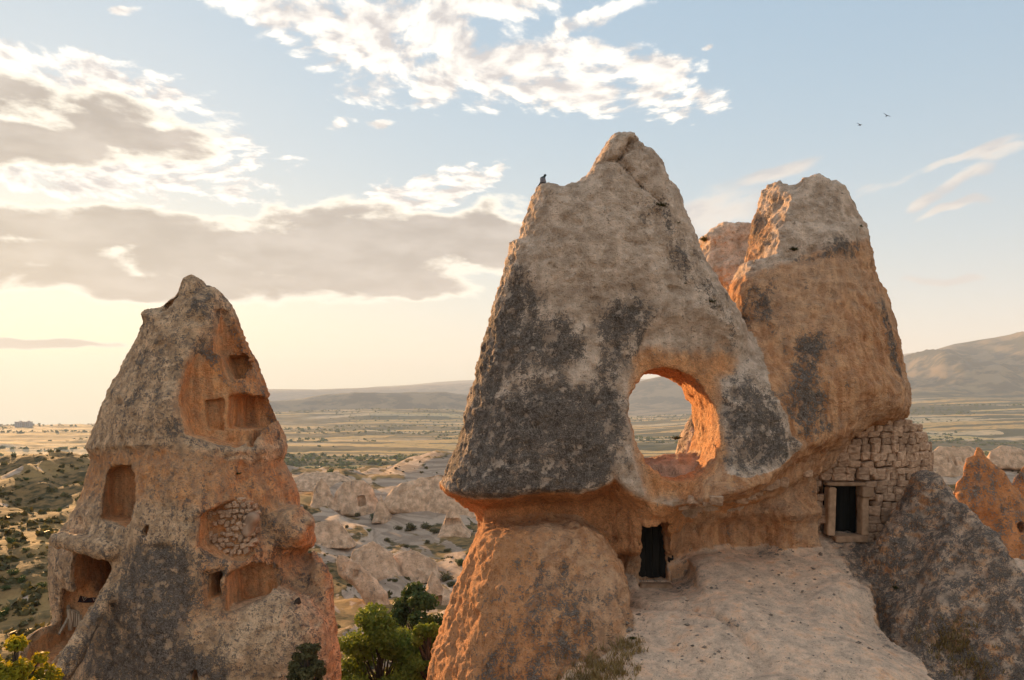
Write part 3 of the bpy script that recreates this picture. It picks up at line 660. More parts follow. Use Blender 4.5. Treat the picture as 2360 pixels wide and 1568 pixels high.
LC = np.maximum(LC, 0.7*Cz([(1830,585),(1900,560),(1960,520),(2010,540),(2000,575),(1900,590)], 0.15))
LC = np.maximum(LC, 0.6*Cz([(1760,470),(1830,430),(1800,560),(1750,580)], 0.2))
li = np.where(C_, LC, li)
LF = 0.52*zone(xx, zz, [(1190,1310),(1330,1285),(1400,1350),(1390,1440),(1300,1540),(1150,1620),(1090,1560),(1080,1480),(1130,1390)], 19.3, 0.6)
li = np.where(lab == 4, LF, li)
slab = ss(8.6, 9.3, x)*ss(-3.7, -4.2, z-0.0)+ss(9.4, 10.0, x)
li = np.where(ter, 0.60*np.clip(slab, 0, 1)*ss(-0.3, 0.4, z-(-6.9+0.6*wn)), li)
fresh_or_lit = np.zeros(len(V))
fresh_or_lit = np.where(A_, np.maximum(under*1.15, ss(-0.25, 0.35, PO(x, z))*ss(1.9, 1.0, z)), fresh_or_lit)  # underside painted extra orange in place of sunlight bounced under the overhang
shoulder = z-(4.3+0.33*(x-8.2))
fresh_or_lit = np.where(C_, 0.72*ss(0.25, -0.35, shoulder+0.5*wn), fresh_or_lit)
fresh_or_lit = np.where(C_ & (x < 8.0) & (z > 4.4) & (y > 24.2), 0.6, fresh_or_lit)
fresh_or_lit = np.where(lab == 3, 0.70, fresh_or_lit)
fresh_or_lit = np.where(lab == 4, 0.80+0.4*ss(1.2, -0.8, x), fresh_or_lit)  # orange boulder; the added red on its left paints in the low sun
fresh_or_lit = np.where(lab == 2, ss(0.1, -0.3, N[:, 2])*0.7, fresh_or_lit)
fresh_or_lit = np.where(lab == 6, 0.25, fresh_or_lit); fresh_or_lit = np.where((cm[:, 7] < 0.12) & A_, 0.25, fresh_or_lit); li = np.where(lab == 6, 0.5, li)
fresh_or_lit = np.where(ter, 0.42+0.35*ss(-0.6, -0.2, -N[:, 2]), fresh_or_lit)
li = np.where(ter & (x < 8.8), np.clip(0.42*ss(0.0, 0.5, fbm(x, y, z, 0.55, 3))+0.30*ss(5.6, 4.6, x)*ss(19.5, 20.8, y), 0, 1), li)
spk = np.where(A_, 0.42*(1-np.clip(fresh_or_lit, 0, 1)), 0.18)
spk = np.where(C_, 0.3, spk); spk = np.where(ter, 0.22, spk); spk = np.where(lab == 4, 0.4, spk)
attrs = dict(lichen=li, fresh_or_lit=fresh_or_lit, speckle=spk)
formation = thing('rock_formation', 'tall orange and grey rock formation pierced by an arched window, filling the right half', 'rock formation', (5, 22, -5))
part_of = np.array([0, 1, 1, 2, 3, 4, 5, 0])[lab]
part_of = np.where((part_of == 4) & (x > 9.0), 6, part_of)
fq = np.sort(part_of[Q], axis=1)[:, 1]
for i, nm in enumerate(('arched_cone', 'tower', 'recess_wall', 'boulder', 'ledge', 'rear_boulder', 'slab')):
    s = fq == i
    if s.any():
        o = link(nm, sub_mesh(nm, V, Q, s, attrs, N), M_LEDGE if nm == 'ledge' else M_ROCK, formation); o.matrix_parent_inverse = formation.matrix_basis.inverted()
print('main parts', round(time.time()-T0, 1))

x, y, z = VL[:, 0], VL[:, 1], VL[:, 2]
NL = vnormals(VL, QL)
cl = np.stack(comp_left(x.astype(f4), y.astype(f4), z.astype(f4)), 1)
warp = 0.6*fbm(x, y, z, 0.5, 2)
d = 0.16*fbm(x+warp, y, z, 0.7, 3)+0.075*fbm(x, y, z+warp, 2.4, 3)+0.045*fbm(x, y, z, 6.5, 2)
fl = np.abs(fbm(x+z*0.3, y, z*0.22, 1.7, 3)); d = d-0.22*np.clip(0.3-fl, 0, 1)*ss(-1.9, -3.1, z)
d = 0.6*d+0.05*(np.abs(fbm(x, y, z, 2.7, 3))-0.2)+0.05*(np.abs(fbm(x+9, y, z, 7.0, 2))-0.2)
pit = np.clip(vnoise(x*2.9, y*2.9, z*2.9)-0.45, 0, 1); d = d-0.22*pit
d = np.where(cl.min(1) < -0.15, 0.35*d, d)
VL = VL+NL*d[:, None]; NL = vnormals(VL, QL); x, y, z = VL[:, 0], VL[:, 1], VL[:, 2]
wn = 0.45*fbm(x, y, z, 0.9, 4); xx, zz = x+wn, z+0.45*fbm(x+40, y, z, 0.9, 4)
zL = lambda p, s=0.3, Y=21.7: zone(xx, zz, p, Y, s)
li = np.maximum(0.30, 0.9*zL([(240,1275),(300,1250),(400,1235),(475,1290),(475,1420),(540,1500),(580,1660),(130,1720),(150,1560),(225,1400)], 0.6, 20.5))
li = np.maximum(li, 0.55*zL([(225,1230),(300,1215),(340,1250),(250,1290)], 0.4))
li = np.maximum(li, 0.45*zL([(330,730),(420,700),(440,860),(400,1010),(210,1020),(260,900)], 0.4, 22.8))
li = np.maximum(li, 0.6*zL([(430,650),(520,690),(500,740),(430,720)], 0.3, 23.2))
li = np.maximum(li, 0.6*zL([(450,750),(510,780),(520,830),(480,870),(440,810)], 0.25, 22.8))
li = np.maximum(li, 0.5*zL([(400,930),(470,960),(480,1010),(400,1010)], 0.25, 22.5))
li = np.maximum(li, 0.45*zL([(400,1080),(560,1080),(620,1160),(700,1300),(600,1340),(520,1290),(470,1180)], 0.4, 21.7))
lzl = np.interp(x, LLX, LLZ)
fresh_or_lit = 0.22+0.38*ss(0.0, 0.3, lzl-z)*ss(2.0, 1.2, lzl-z)
fresh_or_lit = np.maximum(fresh_or_lit, 0.85*zL([(425,840),(530,700),(590,850),(630,1010),(560,1040),(450,1000)], 0.3, 22.5))
fresh_or_lit = np.maximum(fresh_or_lit, 0.5*zL([(470,1140),(600,1140),(700,1200),(770,1330),(770,1560),(640,1400),(460,1420)], 0.4, 21.7))
inner = cl.min(1) < -0.22
fresh_or_lit = np.where(inner, 0.6, fresh_or_lit); li = np.where(inner, 0.0, li*(1-0.5*ss(0.05, 0.3, lzl-z)*ss(1.9, 1.2, lzl-z)))
fresh_or_lit = np.where(cl[:, 1] < 0.2, 0.15, fresh_or_lit)
spk = np.where(inner, 0.1, 0.75)
attrs = dict(lichen=li, fresh_or_lit=fresh_or_lit, speckle=spk)
chim = thing('fairy_chimney', 'pointed rock cone riddled with carved niches and caves, standing at the left', 'rock formation', (-10.8, 23.2, -9))
lp = np.argmin(cl, 1)
part_l = np.where(lp == 4, 2, np.where((lp == 3) | (lp == 2), 1, 0))
part_l = np.where((z > lzl) & (part_l == 0), 3, part_l); ci = np.argmax(np.stack([c[0](x, z)-(0.7 if i_ == 0 else 0.0)-10.0*((y > c[2]+0.35) | (y < c[1])) for i_, c in enumerate(LCUT)], 1), 1)
part_l = np.where(inner, 4+ci, part_l)
fq = np.sort(part_l[QL], axis=1)[:, 1]
for i, nm in enumerate(['base', 'buttress', 'rock_fin', 'peak']+['carved_niche']*8+['cave', 'cave_floor', 'window_surround', 'window_opening', 'arched_niche', 'masonry_recess', 'hole', 'slot']):
    s = fq == i
    if s.any():
        o = link(nm, sub_mesh(nm, VL, QL, s, attrs, NL), M_ROCK_L, chim); o.matrix_parent_inverse = chim.matrix_basis.inverted()
print('left parts', round(time.time()-T0, 1))
# ------------------------------------------------------------------ the land: one sheet from the feet of the rocks to the far mountains
def bumpf(x, y, cx, cy, rx, ry, h, p=2.0):
    q = np.abs((x-cx)/rx)**p+np.abs((y-cy)/ry)**p; return h*np.exp(-q)
def gh(x, y):
    r = np.hypot(x, y); yy = np.maximum(y, 0.25*r); a = np.clip(x/np.maximum(yy, 1), -1.6, 1.6)
    zc = np.interp(yy, [0, 15, 30, 45, 75, 110, 150, 190, 235, 262, 300, 450, 700, 3000, 12000], [-11, -12, -13.2, -15.0, -20.3, -21.5, -23.5, -24.3, -20.6, -21.6, -32, -57, -61, -61, -61])
    zl = np.interp(yy, [0, 15, 34, 60, 100, 150, 172, 250, 320, 450, 700, 2100, 3500, 12000], [-10, -10.5, -11.3, -11.8, -11.6, -10.4, -14, -27, -33, -52, -60, -61, -260, -300])
    zr = np.interp(yy, [0, 20, 40, 60, 100, 160, 200, 300, 450, 700, 1300, 2300, 12000], [-11, -12, -13, -13.5, -13, -11.2, -16, -35, -50, -58, -54, 12, 30])
    wl = ss(-0.30, -0.56, a); wr = ss(0.05, 0.55, a)
    h = zc*(1-wl-wr)+zl*wl+zr*wr
    # pale eroded spurs of the valley
    near = ss(20, 60, r)*ss(420, 260, r)
    s1 = fbm(x, y, x*0+1, 0.030, 5); s2 = 1-np.abs(fbm(x+0.5*y, y*0.55, x*0+5, 0.045, 4))*2
    s3 = 1-np.abs(fbm(x*0.9+0.35*y, y*0.4, x*0+15, 0.11, 3))*2
    h = h+near*(2.6*s1+3.0*(s2-0.6)+1.1*(s3-0.6)*ss(60, 100, r)+0.5*fbm(x, y, x*0, 0.25, 4))
    h = h+near*bumpf(x, y, -32, 190, 26, 40, 4.0)+near*bumpf(x, y, -14, 215, 30, 26, 6.5)*ss(-0.9, 0.4, s2)
    h = h-2.0*bumpf(x, y, -12, 70, 8, 40, 1.0)*near
    h = h+ss(120, 60, r)*0.25*fbm(x, y, x*0, 0.6, 4)
    # plain: low steps and shallow gullies
    pl = ss(450, 800, r)*ss(3600, 2600, r)
    st = fbm(x*0.6+40, y, x*0+3, 0.006, 4); stp = np.floor(st*7+0.0)/7; fr = st*7-np.floor(st*7); stp = stp+ss(0.75, 1.0, fr)/7
    h = h+pl*(9*stp+3.5*fbm(x, y, x*0+8, 0.02, 4)*ss(0.0, 0.4, fbm(x, y, x*0+12, 0.003, 2)+0.1))
    rr = 1+0.0*r
    g = fbm(x, y, x*0+2, 0.0016, 5)
    # low wooded rise, mesa, conical hill, far ridges, mountain at the right
    h = h+bumpf(x, y, -420, 2700, 700, 330, 38, 2.4)*(1+0.35*g)
    h = h+bumpf(x, y, -560, 3650, 430, 300, 104, 3.2)*(1+0.35*g+0.15*fbm(x, y, x*0, 0.006, 3))+bumpf(x, y, -1180, 3500, 330, 300, 62, 2.2)*(1+0.3*g)
    h = h+bumpf(x, y, 40, 3700, 420, 330, 52, 2.2)
    h = h+bumpf(x, y, 800, 4200, 420, 380, 185, 1.6)*(1+0.15*g)
    h = h+bumpf(x, y, -2300, 2150, 180, 120, 24, 3)+bumpf(x, y, -1330, 2350, 330, 160, 26, 3)
    rg = fbm(x*0.8, y*0.5, x*0+4, 0.0006, 5)
    az = x/np.maximum(yy, 1)
    far = ss(5200, 6900, y)*ss(-0.62, -0.30, az)
    h = h+far*(165+60*rg+50*ss(-0.25, 0.0, az))
    far2 = ss(7600, 9200, y)*ss(-0.35, -0.05, az); h = h+far2*(90+50*rg)
    prof = np.interp(az, [0.30, 0.42, 0.49, 0.56, 0.65, 0.8, 1.1, 1.5], [0, 120, 255, 360, 425, 470, 420, 250])
    spur = 1-np.abs(fbm(x*1.3-y*0.35, y*0.7, x*0+6, 0.0022, 5))*2
    h = h+prof*0.74*ss(2300, 3700, y)*(1+0.05*rg)+ss(2350, 2900, y)*ss(0.35, 0.5, az)*ss(3700, 3200, y)*85*(spur-0.55)
    return h
na = 620
th = np.concatenate([np.linspace(-0.70, 0.70, na), np.linspace(0.70, 2*math.pi-0.70, 90)[1:-1]])
rad = np.concatenate([[3.0], np.geomspace(7.0, 11500.0, 640)])
TH, RR = np.meshgrid(th, rad, indexing='ij')
GX, GY = RR*np.sin(TH), RR*np.cos(TH); GZ = gh(GX, GY)
nt, nr = TH.shape; ii, jj = np.meshgrid(np.arange(nt), np.arange(nr-1), indexing='ij')
i2 = (ii+1) % nt; gid = lambda i, j: i*nr+j
GQ = np.stack([gid(ii, jj), gid(ii, jj+1), gid(i2, jj+1), gid(i2, jj)], -1).reshape(-1, 4)
GV = np.stack([GX, GY, GZ], -1).reshape(-1, 3)
GN = vnormals(GV, GQ)
if GN[:, 2].mean() < 0: GQ = GQ[:, ::-1]; GN = -GN
r = np.hypot(GV[:, 0], GV[:, 1])
slope = 1-GN[:, 2]
_a = GV[:, 0]/np.maximum(GV[:, 1], 1)
bare = ss(0.02, 0.09, slope+0.06*fbm(GV[:, 0], GV[:, 1], GV[:, 2], 0.05, 4)+0.035*ss(-0.45, -0.28, _a)*ss(60, 110, r)-0.05*ss(-0.36, -0.46, _a))*ss(520, 300, r)
def ground_mat():
    m, t, b = new_mat('land')
    pos = t.node('ShaderNodeNewGeometry').outputs['Position']; px, py, pz = t.sep(pos)
    dist = t.v('LENGTH', t.comb(px, py, 0.0))
    ba = t.attr('bare').outputs['Fac']
    n1 = t.noise(pos, 0.09, 5, 0.6); n2 = t.noise(pos, 0.7, 5, 0.65); n3 = t.noise(pos, 4.0, 4, 0.6)
    strat = t.noise(t.v('MULTIPLY', pos, (0.05, 0.05, 2.2)), 1.0, 3, 0.6)
    grass = t.mix(t.ss(n2, 0.38, 0.60), (0.060, 0.050, 0.020), (0.25, 0.145, 0.055))
    grass = t.mix(t.ss(n1, 0.48, 0.62), grass, (0.33, 0.20, 0.075))
    tuff = t.mix(t.ss(strat, 0.4, 0.6), (0.30, 0.21, 0.145), (0.48, 0.345, 0.245))
    nb = t.m('ADD', ba, t.m('ADD', t.m('MULTIPLY', t.m('SUBTRACT', n2, 0.5), 1.3), t.m('MULTIPLY', t.m('SUBTRACT', n1, 0.5), 1.8)))
    near = t.mix(t.ss(nb, 0.40, 0.62), grass, tuff)
    near = t.v('SCALE', near, scale=t.m('MULTIPLY_ADD', n3, 0.6, 0.7))
    # plain: strips of stubble, scrub and white badland
    cell = t.v('MULTIPLY', pos, (0.0032, 0.022, 0.0)); cell = t.v('ADD', cell, t.v('SCALE', t.noise(pos, 0.004, 3, 0.5, 0, 1), scale=0.8))
    vc = t.voro(cell, 1.0, out=1); vr = t.sep(vc)[0]
    fld = t.ramp(vr, [(0.0, (0.045, 0.05, 0.02)), (0.28, (0.085, 0.075, 0.03)), (0.36, (0.50, 0.31, 0.11)), (0.60, (0.56, 0.38, 0.15)), (0.66, (0.11, 0.085, 0.035)), (0.85, (0.17, 0.125, 0.055)), (0.9, (0.50, 0.37, 0.21))], 'CONSTANT')
    wb = t.noise(t.v('MULTIPLY', pos, (0.004, 0.010, 0.0)), 1.0, 6, 0.65)
    fld = t.mix(t.ss(wb, 0.55, 0.65, 0, 0.7), fld, (0.43, 0.335, 0.235))
    sc = t.noise(t.v('MULTIPLY', pos, (0.05, 0.07, 0.0)), 1.0, 5, 0.7)
    fld = t.mix(t.ss(sc, 0.53, 0.60, 0, 0.75), fld, (0.075, 0.080, 0.030))
    hill = t.mix(t.ss(t.noise(pos, 0.008, 6, 0.68), 0.44, 0.58), (0.020, 0.027, 0.024), (0.17, 0.125, 0.075))
    far = t.mix(t.ss(dist, 2400, 3200), fld, hill)
    t.put(b.inputs['Base Color'], t.mix(t.ss(dist, 290, 560), near, far))
    bump(t, b, t.m('ADD', n2, t.m('MULTIPLY', n3, 0.3)), 0.6, 0.35)
    return m
ground = link('ground', np_mesh('ground', GV, GQ, dict(bare=bare), True), ground_mat()); tag(ground, 'dry valley floor and wide plain running to hazy hills', None, None, 'structure')
print('ground', len(GV), round(time.time()-T0, 1))
def on_ground(px, py, y0=15, y1=12000):
    """where a measured line of sight meets the land"""
    ys = np.geomspace(y0, y1, 4000); X = (px-CXP)/FD*ys; Zr = (HYP-py)/FD*ys
    b = np.argmax(Zr < gh(X, ys)); return np.array((X[b], ys[b], Zr[b]))
def add_haze():
    bm = bmesh.new(); bmesh.ops.create_cube(bm, size=1.0); me = bpy.data.meshes.new('haze'); bm.to_mesh(me); bm.free()
    print('top', GZ.max())
    zl_, zh_ = GZ.min()-5, GZ.max()+8
    o = link('haze', me, None, None, (0, 0, (zl_+zh_)/2), None, (23600, 23600, zh_-zl_))
    m = bpy.data.materials.new('haze'); m.use_nodes = True; t = NT(m.node_tree); t.n.clear()
    out = t.node('ShaderNodeOutputMaterial'); v = t.node('ShaderNodeVolumePrincipled')
    v.inputs['Color'].default_value = (0.74, 0.86, 1.0, 1); v.inputs['Density'].default_value = HAZE_D; v.inputs['Anisotropy'].default_value = 0.0
    t.l.new(v.outputs[0], out.inputs['Volume']); me.materials.append(m); m.cycles.homogeneous_volume = True
    tag(o, 'thin warm haze lying over the plain', None, None, 'stuff')
HAZE_D = 1.3e-4
add_haze()
# ------------------------------------------------------------------ masonry
def stone_meshes(n, seed, jit=0.16, bev=0.13, mat=None):
    rnd = random.Random(seed); out = []
    for i in range(n):
        bm = bmesh.new(); bmesh.ops.create_cube(bm, size=1.0)
        for v in bm.verts: v.co += Vector((rnd.uniform(-jit, jit), rnd.uniform(-jit, jit)*0.5, rnd.uniform(-jit, jit)))
        bmesh.ops.bevel(bm, geom=bm.edges[:], offset=bev*rnd.uniform(0.7, 1.3), segments=1, affect='EDGES', profile=0.6)
        for v in bm.verts: v.co += Vector((rnd.uniform(-1, 1), rnd.uniform(-1, 1), rnd.uniform(-1, 1)))*0.022
        me = bpy.data.meshes.new('stone'); bm.to_mesh(me); bm.free(); me.materials.append(mat); out.append(me)
    return out
M_STONE = simple_mat('wall_stone', (0.32, 0.185, 0.11), (0.62, 0.405, 0.265), 3.0, 0.92, 0.5, None, 0.12)
M_MORTAR = simple_mat('wall_mortar', (0.16, 0.095, 0.06), (0.34, 0.20, 0.125), 4.0, 0.95, 0.6)
M_DRESS = simple_mat('dressed_stone', (0.32, 0.19, 0.11), (0.52, 0.325, 0.20), 4.0, 0.9, 0.4)
STONES = stone_meshes(14, 3, mat=M_STONE)
wall = thing('stone_wall', 'curved rough stone wall with a dark doorway, under the overhang at the right', 'wall', (10.5, 23, -4))
def child(name, me, parent, loc, rot=None, scale=None, mat=None):
    o = link(name, me, mat, parent, loc, rot, scale); o.matrix_parent_inverse = parent.matrix_basis.inverted(); return o
PATH = np.array([(8.55, 23.15), (9.2, 22.95), (9.9, 22.85), (10.5, 22.82), (11.05, 22.9), (11.6, 23.05), (12.05, 23.28), (12.42, 23.62), (12.68, 24.05), (12.85, 24.7), (12.9, 25.6)])
seg = np.r_[0, np.cumsum(np.hypot(*np.diff(PATH, axis=0).T))]
def path_at(s): return np.interp(s, seg, PATH[:, 0]), np.interp(s, seg, PATH[:, 1])
SM = seg[-1]
_tx = np.array([(1860,1075,23.1),(1871,1068,23.1),(1919,1036,22.9),(1987,997,22.85),(2030,980,22.9),(2062,972,23.0),(2104,984,23.3),(2135,1026,23.6),(2146,1060,24.2)])
TOPX = (_tx[:, 0]-CXP)/FD*_tx[:, 2]; TOPZ = (HYP-_tx[:, 1])/FD*_tx[:, 2]
def wall_top(s):
    X, Y = path_at(s); z = np.interp(X, TOPX, TOPZ); return z+0.14-0.35*max(0, s-4.6)
DX0, DX1, DZ0, DZ1 = (1921-CXP)/FD*22.85, (1981-CXP)/FD*22.85, (HYP-1231)/FD*22.85, (HYP-1119)/FD*22.85
rnd = random.Random(8)
zrow = -4.12; row = 0
while zrow < -0.4:
    hgt = rnd.uniform(0.17, 0.27); s = rnd.uniform(-0.15, 0.0)
    while s < SM-0.1:
        w = rnd.uniform(0.19, 0.38)*(0.85 if s > 3.0 else 1.0); sc = s+w/2; X, Y = path_at(sc); X2, Y2 = path_at(sc+0.05)
        zt = wall_top(sc); zc = zrow+hgt/2+rnd.uniform(-0.03, 0.03)
        hole = (DX0-0.14 < X+w/2*0.8 and X-w/2*0.8 < DX1+0.14 and DZ0-0.16 < zc+hgt*0.3 and zc-hgt*0.3 < DZ1+0.02)
        if zc+hgt*0.25 < zt and not hole:
            hh = min(hgt, (zt-zrow)*1.1)
            a = math.atan2(Y2-Y, X2-X)
            child('stone', rnd.choice(STONES), wall, (X, Y+rnd.uniform(-0.035, 0.045)+0.1, zc), (rnd.uniform(-.06, .06), rnd.uniform(-.10, .10), a+rnd.uniform(-.08, .08)), (w*1.02, 0.34, hh*1.04))
        s += w+rnd.uniform(0.0, 0.02)
    zrow += hgt*0.97; row += 1
# mortar core behind the faces
bm = bmesh.new(); gs = np.linspace(0, SM, 60); gz = np.linspace(0, 1, 26); vv = []
for s in gs:
    X, Y = path_at(s); zt = wall_top(s)-0.05+0.25*(s < 3.4)
    vv.append([bm.verts.new((X, Y+0.10, -4.2+(zt+4.2)*q)) for q in gz])
for i in range(len(gs)-1):
    for j in range(len(gz)-1):
        c = sum((v.co for v in (vv[i][j], vv[i+1][j], vv[i+1][j+1], vv[i][j+1])), Vector())/4
        if DX0-0.06 < c.x < DX1+0.06 and DZ0-0.1 < c.z < DZ1+0.06 and c.y < 23.3: continue
        bm.faces.new((vv[i][j], vv[i+1][j], vv[i+1][j+1], vv[i][j+1]))
me = bpy.data.meshes.new('mortar'); bm.to_mesh(me); bm.free()
o = child('mortar', me, wall, (0, 0, 0), mat=M_MORTAR); o.parent = wall
md = o.modifiers.new('thick', 'SOLIDIFY'); md.thickness = 0.22; md.offset = 1.0
def dressed(name, x0, x1, z0, z1, y0=22.68, y1=23.05, rz=0.0, tilt=0.0):
    bm = bmesh.new(); bmesh.ops.create_cube(bm, size=1.0)
    bmesh.ops.scale(bm, vec=(x1-x0, y1-y0, z1-z0), verts=bm.verts[:])
    bmesh.ops.bevel(bm, geom=bm.edges[:], offset=0.022, segments=2, affect='EDGES')
    bmesh.ops.subdivide_edges(bm, edges=[e for e in bm.edges if e.calc_length() > 0.3], cuts=4)
    for v in bm.verts: v.co += Vector((rnd.uniform(-1, 1), rnd.uniform(-1, 1), rnd.uniform(-1, 1)))*0.008
    me = bpy.data.meshes.new(name); bm.to_mesh(me); bm.free()
    return child(name, me, wall, ((x0+x1)/2, (y0+y1)/2, (z0+z1)/2), (0, tilt, rz), None, M_DRESS)
dressed('door_jamb', DX0-0.21, DX0, DZ0-0.02, DZ1-0.05, tilt=0.03)
dressed('door_jamb', DX1, DX1+0.20, DZ0-0.02, DZ1-0.32)
dressed('jamb_capital', DX1-0.03, DX1+0.30, DZ1-0.31, DZ1-0.02, 22.58)
dressed('lintel', DX0-0.24, DX1+0.12, DZ1+0.0, DZ1+0.10, 22.70)
dressed('door_sill', DX0-0.06, DX1+0.10, DZ0-0.19, DZ0-0.01, 22.5)
# sill of the door cut in the rock
sill = thing('door_sill', 'low stone sill across the foot of the narrow rock-cut doorway', 'door sill', tuple(Wp(1512, 1350, 21.4)))
bm = bmesh.new(); bmesh.ops.create_cube(bm, size=1.0); bmesh.ops.scale(bm, vec=(0.88, 0.35, 0.14), verts=bm.verts[:]); bmesh.ops.bevel(bm, geom=bm.edges[:], offset=0.03, segments=2, affect='EDGES')
me = bpy.data.meshes.new('sill_block'); bm.to_mesh(me); bm.free(); o = link('sill_block', me, M_DRESS, sill, (0, 0.05, -0.02))
# near-black planks added in the two openings in place of their deep shade
M_DOOR_SHADE = simple_mat('door_shade', (0.006, 0.006, 0.005), (0.022, 0.019, 0.015), 2.0, 0.8, 0.4, (9, 9, 0.6))
def door(label, x0, x1, z0, z1, y):
    d_ = thing('door', label, 'door', ((x0+x1)/2, y, z0)); n_ = 5; w_ = (x1-x0)/n_
    for i in range(n_):
        bm = bmesh.new(); bmesh.ops.create_cube(bm, size=1.0); bmesh.ops.scale(bm, vec=(w_*0.97, 0.05, z1-z0), verts=bm.verts[:]); bmesh.ops.bevel(bm, geom=bm.edges[:], offset=0.008, segments=1, affect='EDGES')
        me = bpy.data.meshes.new('plank'); bm.to_mesh(me); bm.free(); link('plank', me, M_DOOR_SHADE, d_, ((i+0.5)*w_-(x1-x0)/2, 0.006*(i % 2), (z1-z0)/2))
door('plank door in the narrow rock-cut doorway under the arch, near-black to stand in for the dark inside', *[(a-CXP)/FD*22.0 for a in (1470, 1552)], (HYP-1352)/FD*22.0, (HYP-1198)/FD*22.0, 22.0)
door('near-black planks added in the doorway of the stone wall, standing in for its dark inside', DX0-0.1, DX1+0.1, DZ0-0.05, DZ1+0.05, 23.35)
# remains of walling along the recess
def stone_row(label, pts, f, y0, y1, size):
    hp = hits(f, pts, y0, y1); t_ = thing('stone_row', label, 'stones', tuple(hp[0]))
    for p in hp:
        s_ = size*rnd.uniform(0.8, 1.25)
        child('stone', rnd.choice(STONES), t_, (p[0], p[1]+0.06, p[2]), (rnd.uniform(-.2, .2), rnd.uniform(-.2, .2), rnd.uniform(-.2, .2)), (s_*1.1, s_, s_*0.85))
stone_row('short row of loose square stones wedged under the arch, right above the narrow doorway', [(1578,1166),(1596,1164),(1603,1153),(1617,1160),(1634,1157),(1648,1152)], f_main, 17, 28, 0.24)
stone_row('line of rough stones tucked along the slanting overhang left of the stone wall', [(1707,1150),(1727,1142),(1748,1134),(1768,1124),(1785,1116),(1800,1110),(1860,1092)], f_main, 17, 28, 0.26)
# masonry filling on the left chimney
pts = [(470,1182),(558,1146),(592,1154),(598,1200),(592,1260),(558,1288),(520,1278),(478,1250)]
Pm = px_poly(pts, YMAS, res=0.04)
M_STONE2 = simple_mat('field_stone', (0.34, 0.20, 0.12), (0.64, 0.43, 0.28), 3.0, 0.92, 0.5, None, 0.1)
STS = stone_meshes(10, 9, 0.22, 0.2, M_STONE2)
mas = None; cells = []
yv = 1150
while yv < 1290:
    xv = 472+rnd.uniform(0, 8); hh = rnd.uniform(11, 15)
    while xv < 600:
        w = rnd.uniform(11, 19); cells.append((xv+w/2, yv+hh/2+rnd.uniform(-4, 4), w*rnd.uniform(0.75, 1.15), hh*rnd.uniform(0.75, 1.15))); xv += w
    yv += hh
good = [c for c in cells if Pm((c[0]-CXP)/FD*YMAS*np.ones(1), (HYP-c[1])/FD*YMAS*np.ones(1))[0] > 0.03]
hp = hits(f_left, [(c[0], c[1]) for c in good], 16, 27)
infill = thing('stone_infill', 'patch of small fieldstones filling a hollow in the left rock cone', 'wall', tuple(hp.mean(0)))
for c, p in zip(good, hp):
    if 478 < c[0] < 520 and c[1] < 1225 and rnd.random() < 0.55: continue
    k = p[1]/FD
    child('stone', rnd.choice(STS), infill, (p[0], p[1]-0.03, p[2]), (rnd.uniform(-.2, .2), rnd.uniform(-.3, .3), rnd.uniform(-.2, .2)), (c[2]*k*0.9, 0.2, c[3]*k*0.88))
# boulder wedged beside it
bl = hits(f_left, [(577, 1212)], 16, 27)[0]
def fb(x, y, z): return capsule(x, y, z, (-0.08, 0, -0.17), (0.09, 0, 0.20), 0.155, 0.185)+0.04*vnoise(x*4, y*4, z*4)
vb, qb = surface_nets(fb, (-.6, -.6, -.7), (.6, .6, .8), 0.05)
M_BOULD = simple_mat('boulder_stone', (0.26, 0.165, 0.105), (0.42, 0.28, 0.19), 4.0, 0.9, 0.5)
tag(link('wedged_boulder', np_mesh('wedged_boulder', vb, qb), M_BOULD, None, (bl[0], bl[1]-0.08, bl[2])), 'smooth egg-shaped boulder wedged at the right edge of the fieldstone patch', 'boulder')
print('walls', round(time.time()-T0, 1))
